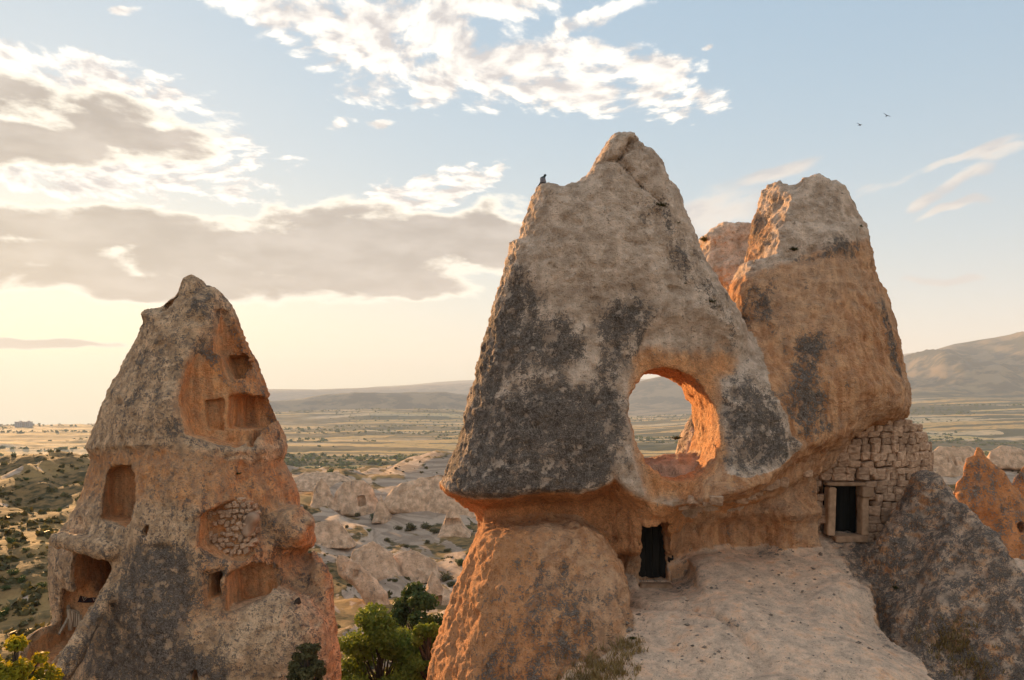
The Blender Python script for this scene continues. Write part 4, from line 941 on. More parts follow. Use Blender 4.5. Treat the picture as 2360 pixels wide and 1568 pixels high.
# ------------------------------------------------------------------ smaller cones and ridges across the valley
def mid_rock(name, label, pts, Y, depth=0.8, cuts=(), p=2.0, h=None, fresh_or_lit=0.1, lichen=0.15, group=None, sh=0.0, back=None, rough=1.0):
    if Y > 70:
        cx_ = 0.5*(min(a for a, b in pts)+max(a for a, b in pts)); hb = max(b for a, b in pts)-12
        Y = float(np.clip(on_ground(cx_, hb, 30, 600)[1], Y*0.75, Y*1.3))
    P = px_poly(pts, Y, res=Y/FD*2.0, pad=Y/FD*10)
    k = Y/FD; h = h or k*2.6
    w = np.ptp([a for a, b in pts])*k; B0 = w*0.5*depth
    zt = (HYP-min(b for a, b in pts))*k; zb = (HYP-max(b for a, b in pts))*k
    CC = [(px_poly(c[0], Y, res=k*0.7, pad=k*6), c[1]) for c in cuts]
    def f(x, y, z):
        q = np.clip((zt-z)/(zt-zb), 0.03, 1.3)
        B = (B0*np.power(q, 0.9)).astype(f4)
        F = inflate(P, x+0.04*w*vnoise(x*6/w, y*6/w, z*6/w), y, z, Y, B, B if back is None else B*back, p, 1.0, sh)
        for Pc, dep in CC:
            F = cut_poly(F, x, y, z, Pc, Y-B0*1.6, Y-B0*0.55+dep*w, k*1.2)
        return F
    xs = [(a-CXP)*k for a, b in pts]
    lo = (min(xs)-2*h, Y-B0*1.25-2*h, zb); hi = (max(xs)+2*h, Y+B0*1.25*(back or 1)+2*h, zt+3*h)
    v, q = surface_nets(f, lo, hi, h)
    n = vnormals(v, q)
    fl = np.abs(fbm(v[:, 0]*6/w, v[:, 1]*6/w, v[:, 2]*1.5/w, 1.0, 3))
    d = rough*(0.025*w*fbm(v[:, 0], v[:, 1], v[:, 2], 5/w, 4)-0.05*w*np.clip(0.3-fl, 0, 1)); v = v+n*d[:, None]
    at = dict(lichen=lichen+0*fl, fresh_or_lit=fresh_or_lit+0*fl, speckle=0.25+0*fl)
    if fresh_or_lit > 0.9: at['fresh_or_lit'] = np.clip(1.05+0*fl, 0, 2)
    o = link(name, np_mesh(name, v, q, at), M_FAR if Y > 50 else M_ROCK)
    tag(o, label, 'rock cone' if 'cone' in label else 'rock', group, 'thing')
    return o
mid_rock('fairy_chimney', 'small sharp pale cone at the far left of the valley ridge, beside the windowed dome', [(714,1175),(725,1125),(739,1098),(752,1112),(770,1145),(790,1178)], 190, 0.8)
mid_rock('fairy_chimney', 'broad pale rock dome with one dark window, on the valley ridge', [(768,1185),(772,1140),(790,1112),(815,1104),(838,1104),(858,1125),(872,1160),(878,1190)], 182, 0.7, [([(828,1142),(842,1142),(848,1162),(832,1166)], 0.12)])
mid_rock('fairy_chimney', 'slim leaning pale cone below the windowed dome in the valley', [(858,1205),(868,1160),(878,1138),(886,1158),(896,1175),(915,1210)], 152, 0.8)
mid_rock('fairy_chimney', 'pointed pale cone with a wide dark doorway, just left of the overhang tip', [(1006,1240),(1022,1200),(1036,1175),(1045,1163),(1052,1175),(1070,1205),(1094,1240)], 120, 0.8, [([(1027,1196),(1061,1193),(1062,1205),(1028,1208)], 0.16)])
mid_rock('fairy_chimney', 'lower pale cone with a dark shelter at its foot, above the green tree', [(958,1400),(975,1370),(988,1335),(997,1312),(1003,1325),(1022,1352),(1060,1372),(1070,1400)], 75, 0.8, [([(984,1372),(1022,1367),(1020,1386),(986,1388)], 0.14)])
mid_rock('cave_ridge', 'long smooth whitish ridge with two small cave doors, in the middle of the valley', [(772,1300),(780,1276),(800,1281),(830,1300),(858,1328),(892,1366),(896,1400),(850,1400),(810,1350),(780,1325)], 85, 0.55, [([(790,1305),(797,1305),(798,1319),(791,1319)], 0.1),([(817,1313),(828,1313),(829,1330),(818,1330)], 0.1)])
mid_rock('pale_bluff', 'rounded pale bluff behind the sharp cone on the valley ridge', [(668,1110),(690,1092),(730,1086),(780,1092),(830,1108),(840,1130),(670,1130)], 215, 0.7)
mid_rock('pale_ridge', 'large folded pale ridge sloping down behind the overhang tip', [(870,1185),(905,1122),(960,1098),(1030,1089),(1110,1092),(1130,1215),(1040,1205),(960,1195)], 205, 0.5, (), 2.0, None, 0.2, 0.05, rough=1.2)
mid_rock('layered_bluff', 'banded grey-white bluff below the sharp cone, next to the left cone', [(708,1262),(728,1204),(775,1196),(802,1226),(818,1262)], 130, 0.7, (), 2.0, None, 0.15, 0.10, rough=0.9)
mid_rock('layered_bluff', 'banded pale bluff above the long cave ridge', [(792,1335),(812,1268),(858,1246),(905,1276),(936,1335)], 108, 0.7, (), 2.0, None, 0.15, 0.10, rough=0.9)
mid_rock('layered_bluff', 'banded pale bluff left of the lower pale cone', [(890,1340),(906,1280),(950,1264),(1000,1292),(1022,1340)], 98, 0.7, (), 2.0, None, 0.15, 0.10, rough=0.9)
mid_rock('orange_cone', 'big orange sunlit cone with a tiny window at the right edge', [(2200,1310),(2212,1240),(2196,1180),(2193,1134),(2206,1110),(2217,1090),(2232,1055),(2251,1030),(2266,1040),(2281,1057),(2313,1088),(2338,1129),(2362,1160),(2400,1230),(2420,1320)], 60, 0.9, [([(2310,1200),(2319,1198),(2320,1213),(2311,1215)], 0.06)], 1.8, 0.09, 0.95, 0.42, sh=0.28, rough=2.0)
mid_rock('orange_cone', 'second orange cone cut off by the right picture edge', [(2325,1290),(2332,1180),(2330,1120),(2345,1090),(2364,1070),(2385,1095),(2410,1150),(2440,1290)], 74, 0.9, (), 1.8, 0.12, 0.95, 0.42, sh=0.28, rough=2.0)
mid_rock('white_bluff', 'pale bluff with dark streaks behind the stone wall, left of the orange cone', [(2120,1100),(2134,1045),(2165,1029),(2200,1026),(2235,1030),(2268,1048),(2290,1100)], 165, 0.5, [([(2170,1042),(2178,1042),(2176,1068),(2172,1068)], 0.05),([(2186,1040),(2192,1040),(2192,1072),(2188,1072)], 0.05),([(2206,1042),(2212,1042),(2210,1066),(2206,1066)], 0.05)], 2.0, None, 0.25, 0.1)
mid_rock('white_bluff', 'pale sunlit bluff between the orange cones at the right edge', [(2262,1080),(2282,1038),(2312,1024),(2345,1032),(2372,1050),(2400,1090)], 175, 0.6, (), 2.0, None, 0.25, 0.1)
mid_rock('pale_spur', 'low pale spur at the foot of the big orange cone', [(2250,1350),(2290,1296),(2350,1285),(2420,1300),(2460,1380)], 48, 0.8, (), 2.0, 0.1, 0.35, 0.05)
print('mid', round(time.time()-T0, 1))
# ------------------------------------------------------------------ plants
def leaf_cloud(name, cents, rads, n, size, seed, flat=0.75, shell=0.55, droop=0.2):
    """leaf-sized faces spread through lumpy clumps"""
    R = np.random.RandomState(seed); cents = np.array(cents, float); rads = np.array(rads, float)
    if rads.ndim == 1: rads = np.stack([rads, rads, rads*flat], 1)
    vol = rads.prod(1)**0.75; pick = R.choice(len(cents), n, p=vol/vol.sum())
    u = R.normal(size=(n, 3)); u /= np.linalg.norm(u, axis=1, keepdims=True)
    rr = (shell+(1-shell)*R.rand(n))**0.8*np.where(R.rand(n) < 0.25, R.rand(n), 1)
    c = cents[pick]+u*rads[pick]*rr[:, None]
    nrm = u*0.7+R.normal(size=(n, 3))*0.7+np.array((0, 0, 0.5)); nrm /= np.linalg.norm(nrm, axis=1, keepdims=True)
    t1 = np.cross(nrm, R.normal(size=(n, 3))); t1 /= np.linalg.norm(t1, axis=1, keepdims=True); t2 = np.cross(nrm, t1)
    s = size*(0.6+0.8*R.rand(n))[:, None]
    v = np.stack([c-t1*s, c+t2*s*0.55-nrm*s*0.12, c+t1*s, c-t2*s*0.55-nrm*s*0.12], 1).reshape(-1, 3)
    q = np.arange(4*n).reshape(n, 4); tint = np.repeat(np.clip(R.rand(n)*0.7+0.3*(pick % 3)/2, 0, 1), 4)
    return np_mesh(name, v, q, dict(tint=tint), False)
def tube_mesh(name, paths, sides=7):
    """tapered limbs: each path is a list of (point, radius)"""
    V_, Q_ = [], []; base = 0
    for path in paths:
        P = np.array([p for p, r in path], float); r = np.array([r for p, r in path], float); rings = []
        for i in range(len(P)):
            d = P[min(i+1, len(P)-1)]-P[max(i-1, 0)]; d /= np.linalg.norm(d)+1e-9
            a = np.cross(d, (0.31, 0.87, 0.2)); a /= np.linalg.norm(a); b = np.cross(d, a)
            an = np.linspace(0, 2*np.pi, sides, endpoint=False)
            rings.append(P[i]+r[i]*(np.cos(an)[:, None]*a+np.sin(an)[:, None]*b))
        V_.append(np.concatenate(rings))
        for i in range(len(P)-1):
            for k in range(sides):
                k2 = (k+1) % sides; Q_.append((base+i*sides+k, base+i*sides+k2, base+(i+1)*sides+k2, base+(i+1)*sides+k))
        Q_.append(None); base += len(P)*sides
    Qa = np.array([q for q in Q_ if q is not None]); return np_mesh(name, np.concatenate(V_), Qa, None, True)
M_LEAF = leaf_mat('leaf_green', (0.10, 0.155, 0.025), (0.23, 0.28, 0.055))
M_LEAF_D = leaf_mat('leaf_dark', (0.040, 0.070, 0.020), (0.085, 0.120, 0.035), 0.25)
M_LEAF_SUN = leaf_mat('leaf_sun_yellow', (0.15, 0.15, 0.014), (0.42, 0.34, 0.022), 0.45)  # yellow put into the leaf colour to stand for sunlight on the crown
M_LEAF_O = leaf_mat('leaf_olive', (0.065, 0.060, 0.024), (0.140, 0.120, 0.048), 0.2)
M_BARK = simple_mat('bark', (0.05, 0.035, 0.025), (0.13, 0.095, 0.065), 6.0, 0.95, 0.6, (3, 3, 0.6))
M_DRY = leaf_mat('dry_grass', (0.20, 0.13, 0.05), (0.36, 0.25, 0.11), 0.25)
def tree(name, label, px, top, Y, zb, cw, nleaf, lsize, mat, seed, ratio=0.75, lumps=16, cat='tree'):
    R = np.random.RandomState(seed); k = Y/FD
    X = (px-CXP)*k; zt = (HYP-top)*k; H = zt-zb; rw = cw*k/2
    root = thing(name, label, cat, (X, Y, zb))
    ch = min(H*ratio, rw*2.6); cz = H-ch/2; cen, rad = [], []; paths = []
    tr = [((0, 0, -0.4), 0.16*H/5), ((0.08*rw, 0.05*rw, H*0.25), 0.12*H/5), ((0.02*rw, -0.04*rw, cz), 0.075*H/5), ((0.05*rw, 0, H*0.92), 0.02*H/5)]
    for i in range(lumps):
        th_, u_ = R.rand()*6.283, R.uniform(-1, 1); s_ = math.sqrt(1-u_*u_); q = R.uniform(0.45, 0.85)
        pr = 1.0-0.35*max(0, u_)
        c = np.array((math.cos(th_)*s_*rw*q*pr, math.sin(th_)*s_*rw*q*pr, cz+u_*ch/2*0.78)); cen.append(c); rad.append(rw*R.uniform(0.16, 0.36))
        zs = max(H*0.15, c[2]-rw*0.9); st = np.array((0.05*rw, 0, zs)); md = (st+c)/2+np.array((0, 0, -0.08*rw))
        paths.append([(st, 0.035*H/5), (md, 0.024*H/5), (c, 0.008*H/5)])
    link('trunk', tube_mesh('trunk', [tr]), M_BARK, root)
    link('limbs', tube_mesh('limbs', paths, 5), M_BARK, root)
    link('crown', leaf_cloud('crown', cen, rad, nleaf, lsize, seed+1), mat, root)
    return root
tree('broadleaf_tree', 'leafy bright green tree at the bottom between the two rock formations', 872, 1378, 29.0, -13.4, 250, 24000, 0.075, M_LEAF, 21, 0.9, 60)
tree('broadleaf_tree', 'dark green tree standing behind the bright green one, below the lower pale cone', 958, 1338, 39.0, -15.0, 160, 12000, 0.095, M_LEAF_D, 31, 0.9, 44)
tree('broadleaf_tree', 'smaller green tree tucked against the foot of the big orange boulder', 985, 1420, 28.0, -13.4, 120, 7000, 0.08, M_LEAF, 41, 0.9, 32)
tree('broadleaf_tree', 'tree tinted golden yellow-green as if sunlit, at the bottom left corner', 28, 1448, 15.0, -10.8, 200, 10000, 0.055, M_LEAF_SUN, 51, 0.8, 46)
tree('upright_bush', 'dark olive upright bush at the foot of the left rock cone', 705, 1468, 19.0, -9.5, 100, 7000, 0.045, M_LEAF_O, 61, 0.98, 44, 'bush')
# shrubs of the valley: a few kinds, copied
SHR = []
for i in range(5):
    R = np.random.RandomState(70+i); n = 7
    c = [(R.uniform(-.55, .55), R.uniform(-.55, .55), R.uniform(0.15, 0.75)) for _ in range(n)]
    me = leaf_cloud('foliage', c, [R.uniform(0.35, 0.55) for _ in range(n)], 520, 0.10, 80+i); me.materials.append(M_LEAF_D if i % 2 else M_LEAF_O); SHR.append(me)
me_st = tube_mesh('stems', [[((0, 0, -0.4), 0.08), ((0.05, 0, 0.3), 0.05)]]+[[((0.05, 0, 0.1), 0.04), ((0.35*math.cos(a), 0.35*math.sin(a), 0.5), 0.015)] for a in (0, 1.3, 2.6, 3.9, 5.1)], 5); me_st.materials.append(M_BARK)
def shrub(px, py, rpx, label, group, big=False):
    p = on_ground(px, py+rpx*0.8); s = rpx/FD*p[1]; i = rnd.randrange(5)
    t_ = thing('shrub', label, 'shrub', (p[0], p[1], p[2]-0.05*s), group)
    t_.scale = (s*rnd.uniform(0.9, 1.25), s, s*rnd.uniform(0.8, 1.1)); t_.rotation_euler = (0, 0, rnd.uniform(0, 6.28))
    link('foliage', SHR[i], None, t_); link('stems', me_st, None, t_)
def name_shrubs(spots, marks, kind):
    """labels that say beside which landmark each shrub grows"""
    out = {}
    for px, py, r_ in spots:
        nm, (mx, my) = min(marks.items(), key=lambda kv: math.hypot(px-kv[1][0], py-kv[1][1]))
        dx_, dy_ = px-mx, py-my; d_ = ('left of' if dx_ < 0 else 'right of') if abs(dx_) > abs(dy_) else ('above' if dy_ < 0 else 'below')
        out.setdefault((d_, nm), []).append((math.hypot(dx_, dy_), (px, py, r_)))
    res = {}
    for (d_, nm), l in out.items():
        l.sort()
        for i, (_, sp) in enumerate(l):
            o_ = '' if len(l) == 1 else ', the nearest to it' if i == 0 else ', the %s nearest' % ('second', 'third', 'fourth', 'fifth', 'sixth', 'seventh', 'eighth', 'ninth', 'tenth')[i-1]
            res[sp] = '%s %s %s%s' % (kind, d_, nm, o_)
    return res
SP = [(703,1167,9),(822,1183,11),(866,1186,15),(905,1160,8),(930,1165,11),(945,1207,22),(975,1202,20),(1000,1217,15),(920,1212,13),(890,1240,10),(935,1252,14),(995,1297,16),(1022,1322,22),(1044,1335,17),(960,1325,11),(915,1310,12),(1060,1290,14),(760,1084,16),(704,1092,9),(800,1092,9),(846,1330,7),(740,1210,8),(800,1210,9),(850,1220,8),(780,1250,9),(1075,1215,12),(900,1275,9),(840,1262,8),(1030,1265,10),(985,1245,10),(870,1355,16)]
for a, lb in name_shrubs(SP, {'the windowed rock dome': (823, 1150), 'the sharp pale cone': (745, 1140), 'the slim leaning cone': (885, 1175), 'the cone with the wide doorway': (1048, 1205), 'the lower pale cone': (1010, 1360), 'the long cave ridge': (835, 1340), 'the bright green tree': (872, 1440)}, 'round green shrub').items():
    shrub(*a, lb, 'shrubs between the rock formations')
SP = [(126,1190,15),(137,1172,9),(70,1442,26),(8,1405,20),(50,1330,15),(92,1302,12),(28,1312,17),(60,1262,10),(100,1272,9),(112,1122,8),(150,1095,8),(20,1132,10),(42,1147,10),(77,1152,9),(30,1182,12),(80,1212,10),(25,1242,14),(95,1345,14),(40,1382,16),(60,1100,9),(165,1070,9),(12,1350,13),(110,1235,9),(150,1140,9),(55,1195,10),(8,1210,12)]
for a, lb in name_shrubs(SP, {'the fenced terrace wall': (35, 1065), 'the mouth of the left cave': (190, 1340), 'the golden tree': (28, 1490), 'the hollow niche of the left cone': (280, 1140)}, 'dark scrubby bush').items():
    shrub(*a, lb, 'bushes on the left hillside')
shrub(2157, 1088, 13, 'dark bush right beside the stone wall, before the pale bluff', None)
# tufts rooted in the rock
def tuft_mesh(seed, n=130, dry=False):
    R = np.random.RandomState(seed); th_ = R.rand(n)*6.283; sp = R.rand(n)**0.7; b = np.stack([np.cos(th_)*sp*0.25, np.sin(th_)*sp*0.25, np.zeros(n)], 1)
    d = np.stack([np.cos(th_)*sp*1.1, np.sin(th_)*sp*1.1, 1.2-0.7*sp+0*th_], 1)*(0.5+0.5*R.rand(n))[:, None]
    w = np.stack([-np.sin(th_), np.cos(th_), 0*th_], 1)*0.045
    v = np.stack([b-w, b+w, b+d*0.6+w*0.7, b+d-np.array((0, 0, 0.15))], 1).reshape(-1, 3)
    me = np_mesh('blades', v, np.arange(4*n).reshape(n, 4), dict(tint=np.repeat(R.rand(n), 4)), False); me.materials.append(M_DRY if dry else M_LEAF_O); return me
TUF = [tuft_mesh(90+i) for i in range(4)]
TL = [(1522,470,17,'thick dark tuft high on the right edge of the arched cone'),(1475,405,7,'tiny tuft beneath the summit boulder of the arched cone'),(1531,434,9,'small tuft on the upper right rim of the arched cone'),(1556,512,13,'dark tuft on the right rim, halfway between summit and saddle'),(1578,652,8,'small tuft on the pale face left of the saddle'),(1618,655,8,'little tuft at the right rim above the double tuft'),(1636,692,15,'bushy tuft above the arch, near the right rim'),(1648,706,11,'lower tuft touching the bushy one above the arch'),(1628,548,16,'spiky tuft on top of the saddle rock behind the arched cone'),(1830,572,13,'tuft growing on the pale shoulder of the right tower'),(1978,520,14,'tuft on the right rim of the tower'),(1560,1008,12,'bush behind the arch window, seen through it'),(1458,1470,10,'small tuft on the ledge below the orange boulder'),(2070,1352,14,'dark tuft in the gully beside the ledge'),(547,1090,9,'small tuft on the crack above the fieldstone patch')]
for px, py, rp, lb in TL:
    p = hits(f_main if px > 1000 else f_left, [(px, py+rp*0.4)], 13, 30)[0]; s = rp/FD*p[1]*1.1
    t_ = thing('grass_tuft', lb, 'tuft', (p[0], p[1]+0.03, p[2]), 'tufts growing on the rocks'); t_.scale = (s, s, s*0.9)
    link('blades', rnd.choice(TUF), None, t_); link('foliage', SHR[rnd.choice((1, 3))], None, t_, (0, 0, -0.1), None, (0.6, 0.6, 0.5))
# dry grass on the ledge and in the gully, pebbles: nobody could count them
def scatter_blades(name, label, spots, f, n, size, mat, seed, cat):
    R = np.random.RandomState(seed); pp = []
    for (cx, cy, rx, ry), k in zip(spots, n):
        pp += [(cx+R.normal()*rx*0.5, cy+R.normal()*ry*0.5) for _ in range(k)]
    hp = hits(f, pp, 10, 34, 0.06); m = len(hp); nb = 7
    b = np.repeat(hp, nb, 0)+R.normal(size=(m*nb, 3))*0.05*np.array((1, 1, 0.2)); th_ = R.rand(m*nb)*6.283; L_ = size*(0.4+R.rand(m*nb))[:, None]
    d = np.stack([np.cos(th_)*0.6, np.sin(th_)*0.6, 0.9+0*th_], 1)*L_; w = np.stack([-np.sin(th_), np.cos(th_), 0*th_], 1)*0.012
    v = np.stack([b-w, b+w, b+d*0.6+w*0.6, b+d], 1).reshape(-1, 3)
    o = link(name, np_mesh(name, v, np.arange(4*m*nb).reshape(-1, 4), dict(tint=np.repeat(R.rand(m*nb), 4)), False), mat); tag(o, label, None, None, 'stuff')
scatter_blades('dry_grass', 'dry brown grass at the lower edge of the ledge', [(1390,1545,70,40),(1440,1500,40,25),(2190,1480,60,40),(2240,1540,50,30),(1350,1570,50,20)], f_main, [170,60,140,80,60], 0.16, M_DRY, 5, 'grass')
def scatter_stones(name, label, boxes, f, n, s0, s1, mat, seed):
    R = np.random.RandomState(seed); pp = []
    for (x0, y0, x1, y1), k in zip(boxes, n): pp += [(R.uniform(x0, x1), R.uniform(y0, y1)) for _ in range(k)]
    hp = hits(f, pp, 10, 34, 0.06); V_, Q_ = [], []
    oc = np.array([(1, 0, 0), (0, 1, 0), (-1, 0, 0), (0, -1, 0), (0, 0, 1), (0, 0, -1)], float); fc = [(0, 1, 4), (1, 2, 4), (2, 3, 4), (3, 0, 4), (1, 0, 5), (2, 1, 5), (3, 2, 5), (0, 3, 5)]
    for i, p in enumerate(hp):
        s = s0+(s1-s0)*R.rand()**3; V_.append(p+oc*s*(0.6+0.7*R.rand(6, 1))*np.array((1.2, 1, 0.7))); Q_ += [[6*i+a for a in t] for t in fc]
    o = link(name, np_mesh(name, np.concatenate(V_), np.array(Q_), None, False), mat); tag(o, label, None, None, 'stuff')
M_PEB = simple_mat('pebble', (0.16, 0.12, 0.09), (0.36, 0.28, 0.21), 8.0, 0.95, 0)
scatter_stones('pebbles', 'small dark pebbles strewn over the pale ledge', [(1560,1380,2150,1568),(1700,1290,2000,1400),(1400,1500,1560,1568),(2160,1450,2260,1568)], f_main, [420,150,90,80], 0.010, 0.055, M_PEB, 6)
scatter_stones('rubble', 'broken stone rubble along the foot of the walls and in the gully', [(1560,1335,1680,1365),(1640,1262,1900,1285),(1950,1248,2080,1275),(2030,1340,2120,1420),(2120,1440,2260,1560),(1440,1400,1500,1470)], f_main, [26,40,40,30,40,25], 0.02, 0.10, M_PEB, 16)
# tufts over the valley slopes and scrub on the plain
def scatter_land(name, label, n, az0, az1, r0, r1, s0, s1, mat, seed, mask, nl=14, lsz=0.55):
    R = np.random.RandomState(seed); az = R.uniform(az0, az1, n*3); r_ = r0*(r1/r0)**R.rand(n*3)
    X, Y = r_*az/np.sqrt(1+az*az), r_/np.sqrt(1+az*az); ok = mask(X, Y)[:]
    X, Y = X[ok][:n], Y[ok][:n]; Z = gh(X, Y); m = len(X); s = (s0+(s1-s0)*R.rand(m)**2)*np.sqrt(np.hypot(X, Y)/r0)**0.3
    u = R.normal(size=(m, nl, 3)); u /= np.linalg.norm(u, axis=2, keepdims=True); u[:, :, 2] = np.abs(u[:, :, 2])
    c = np.stack([X, Y, Z], 1)[:, None, :]+u*s[:, None, None]*np.array((0.8, 0.8, 0.6))*R.rand(m, nl, 1)**0.5
    t1 = R.normal(size=(m, nl, 3)); t1 /= np.linalg.norm(t1, axis=2, keepdims=True); t2 = np.cross(u, t1); t2 /= np.linalg.norm(t2, axis=2, keepdims=True)+1e-6
    L_ = s[:, None, None]*lsz
    v = np.stack([c-t1*L_, c+t2*L_*0.7, c+t1*L_, c-t2*L_*0.7], 2).reshape(-1, 3)
    o = link(name, np_mesh(name, v, np.arange(len(v)).reshape(-1, 4), dict(tint=np.repeat(R.rand(m), nl*4)), False), mat); tag(o, label, None, None, 'stuff')
scatter_land('scrub', 'low dry scrub scattered over the valley slopes', 2700, -0.68, 0.0, 34, 300, 0.10, 0.60, M_LEAF_O, 7, lambda X, Y: fbm(X, Y, X*0, 0.05, 3)+0.8*ss(-0.30, -0.42, X/np.maximum(Y, 1)) > 0.12)
scatter_land('scrub', 'low dry scrub scattered on the slope at the right', 700, 0.45, 0.75, 34, 220, 0.12, 0.50, M_LEAF_O, 17, lambda X, Y: fbm(X, Y, X*0, 0.05, 3) > 0.0)
scatter_land('plain_scrub', 'dark dots of scrub and orchard trees over the far plain', 9000, -0.70, 0.72, 560, 2900, 1.0, 4.2, M_LEAF_D, 8, lambda X, Y: (fbm(X*0.5, Y, X*0, 0.006, 4) > -0.02), 9, 0.7)
print('plants', round(time.time()-T0, 1))
# ------------------------------------------------------------------ railing, carpet, birds, far wall and buildings
M_WOOD = simple_mat('old_wood', (0.34, 0.25, 0.17), (0.62, 0.48, 0.34), 3.0, 0.85, 0.5, (6, 6, 0.8))
YR = hits(f_left, [(165, 1450)], 16, 27)[0][1]-0.12
rail = thing('wooden_railing', 'weathered wooden railing of poles and slats in front of the left cave', 'railing', tuple(Wp(163, 1450, YR)))
def pole(name, a, b, r0, r1, ya=0.0, yb=0.0, mid=None):
    A, B = Wp(a[0], a[1], YR+ya), Wp(b[0], b[1], YR+yb); M = (A+B)/2+np.array((0.012, 0, 0.01))
    o = link(name, tube_mesh(name, [[(A, r0*1.35), (M, (r0+r1)*0.68), (B, r1*1.35)]], 8), M_WOOD, rail); o.matrix_parent_inverse = rail.matrix_basis.inverted()
pole('post', (163,1452), (158,1404), 0.052, 0.044)
pole('handrail', (160,1405), (141,1360), 0.044, 0.028, 0, 0.7)
pole('handrail', (158,1405), (200,1419), 0.036, 0.032, 0, 0.25)
for i in range(6): pole('slat', (166+i*5, 1441+i*1.4), (166+i*5.4, 1408+i*2.1), 0.022, 0.021, 0.016+i*0.024, 0.016+i*0.024)
pole('bottom_rail', (162,1441), (194,1448), 0.028, 0.028, 0, 0.2)
pole('brace', (158,1424), (136,1462), 0.032, 0.028, 0, -0.5)
pole('prop', (145,1380), (127,1408), 0.026, 0.024, 0.7, 0.3)
beam_p = hits(f_left, [(684, 1386)], 16, 27)[0]
bm = bmesh.new(); bmesh.ops.create_cube(bm, size=1.0); bmesh.ops.scale(bm, vec=(0.2, 0.4, 0.10), verts=bm.verts[:]); bmesh.ops.bevel(bm, geom=bm.edges[:], offset=0.02, segments=1, affect='EDGES')
me = bpy.data.meshes.new('beam'); bm.to_mesh(me); bm.free()
M_DARKW = simple_mat('dark_wood', (0.03, 0.02, 0.015), (0.09, 0.06, 0.04), 6.0, 0.9, 0.4)
tag(link('beam', me, M_DARKW, None, tuple(beam_p), (0.1, -0.45, 0.3)), 'stub of a dark wooden beam right of the arched niche on the left cone', 'beam')
# carpet in the cave
m, t, b = new_mat('carpet'); tc = t.node('ShaderNodeTexCoord').outputs['Generated']; gx_, gy_, gz_ = t.sep(tc)
cx_ = t.m('ABSOLUTE', t.m('SUBTRACT', t.m('FRACT', t.m('MULTIPLY', gx_, 2.0)), 0.5)); cy_ = t.m('ABSOLUTE', t.m('SUBTRACT', gy_, 0.5))
dd = t.m('ADD', t.m('MULTIPLY', cx_, 1.3), cy_)
ring = t.ramp(dd, [(0.0, (0.35, 0.28, 0.2)), (0.14, (0.02, 0.015, 0.02)), (0.26, (0.30, 0.22, 0.16)), (0.38, (0.05, 0.015, 0.015)), (0.6, (0.02, 0.015, 0.02))], 'CONSTANT')
t.put(b.inputs['Base Color'], ring)
cp = hits(f_left, [(208, 1384)], 16, 28)[0]
bm = bmesh.new(); bmesh.ops.create_grid(bm, x_segments=14, y_segments=8, size=0.5)
for v in bm.verts: v.co = Vector((v.co.x*0.58, v.co.y*0.35, 0.012*math.sin(v.co.x*9)+0.01*math.cos(v.co.y*11)))
bmesh.ops.solidify(bm, geom=bm.faces[:], thickness=0.02); me = bpy.data.meshes.new('carpet'); bm.to_mesh(me); bm.free()
tag(link('carpet', me, m, None, (cp[0], cp[1], cp[2]+0.09), (0.75, 0.05, 0.08)), 'dark carpet with pale medallions laid at the mouth of the left cave', 'carpet')
# pigeon
def f_pig(x, y, z):
    b_ = ell(x*0.83+z*0.55, y, z*0.83-x*0.55, (0.075, 0, 0.075), (0.075, 0.055, 0.115))
    n_ = capsule(x, y, z, (0.035, 0, 0.17), (0.075, 0, 0.25), 0.040, 0.026); h_ = ell(x, y, z, (0.082, 0, 0.265), (0.033, 0.026, 0.028))
    k_ = capsule(x, y, z, (0.108, 0, 0.262), (0.135, 0, 0.252), 0.010, 0.004)
    w_ = capsule(x, y, z, (0.0, 0, 0.10), (-0.085, 0, -0.01), 0.045, 0.018); tl = ell(x*0.75+z*0.66, y, z*0.75-x*0.66, (-0.075, 0, 0.045), (0.085, 0.03, 0.014))
    F = smin(b_, n_, 0.05); F = smin(F, h_, 0.03); F = np.minimum(F, k_); F = smin(F, w_, 0.03); F = smin(F, tl, 0.02)
    for sy in (-0.025, 0.025): F = np.minimum(F, capsule(x, y, z, (0.015, sy, 0.06), (0.012, sy, -0.035), 0.012, 0.008)); F = np.minimum(F, capsule(x, y, z, (0.005, sy, -0.035), (0.045, sy, -0.037), 0.008, 0.005))
    return F
vp, qp = surface_nets(f_pig, (-.2, -.12, -.08), (.2, .12, .34), 0.008)
m, t, b = new_mat('feathers'); oz = t.sep(t.node('ShaderNodeTexCoord').outputs['Object'])[2]
c = t.mix(t.ss(oz, 0.16, 0.20), (0.20, 0.19, 0.20), (0.025, 0.045, 0.045)); c = t.mix(t.ss(oz, 0.06, 0.03), c, (0.05, 0.045, 0.045)); t.put(b.inputs['Base Color'], c)
yb = 22.5; zs = np.arange(7.6, 5.0, -0.01); xb = (1250-CXP)/FD*yb
dz_ = f_main(np.full(len(zs), xb, f4), np.full(len(zs), yb, f4), zs.astype(f4)); zt = zs[np.argmax(dz_ < 0)]
tag(link('pigeon', np_mesh('pigeon', vp, qp), m, None, (xb, yb, zt+0.07), (0, 0, 0.2)), 'grey pigeon with a dark head perched on the left shoulder of the arched cone', 'bird')
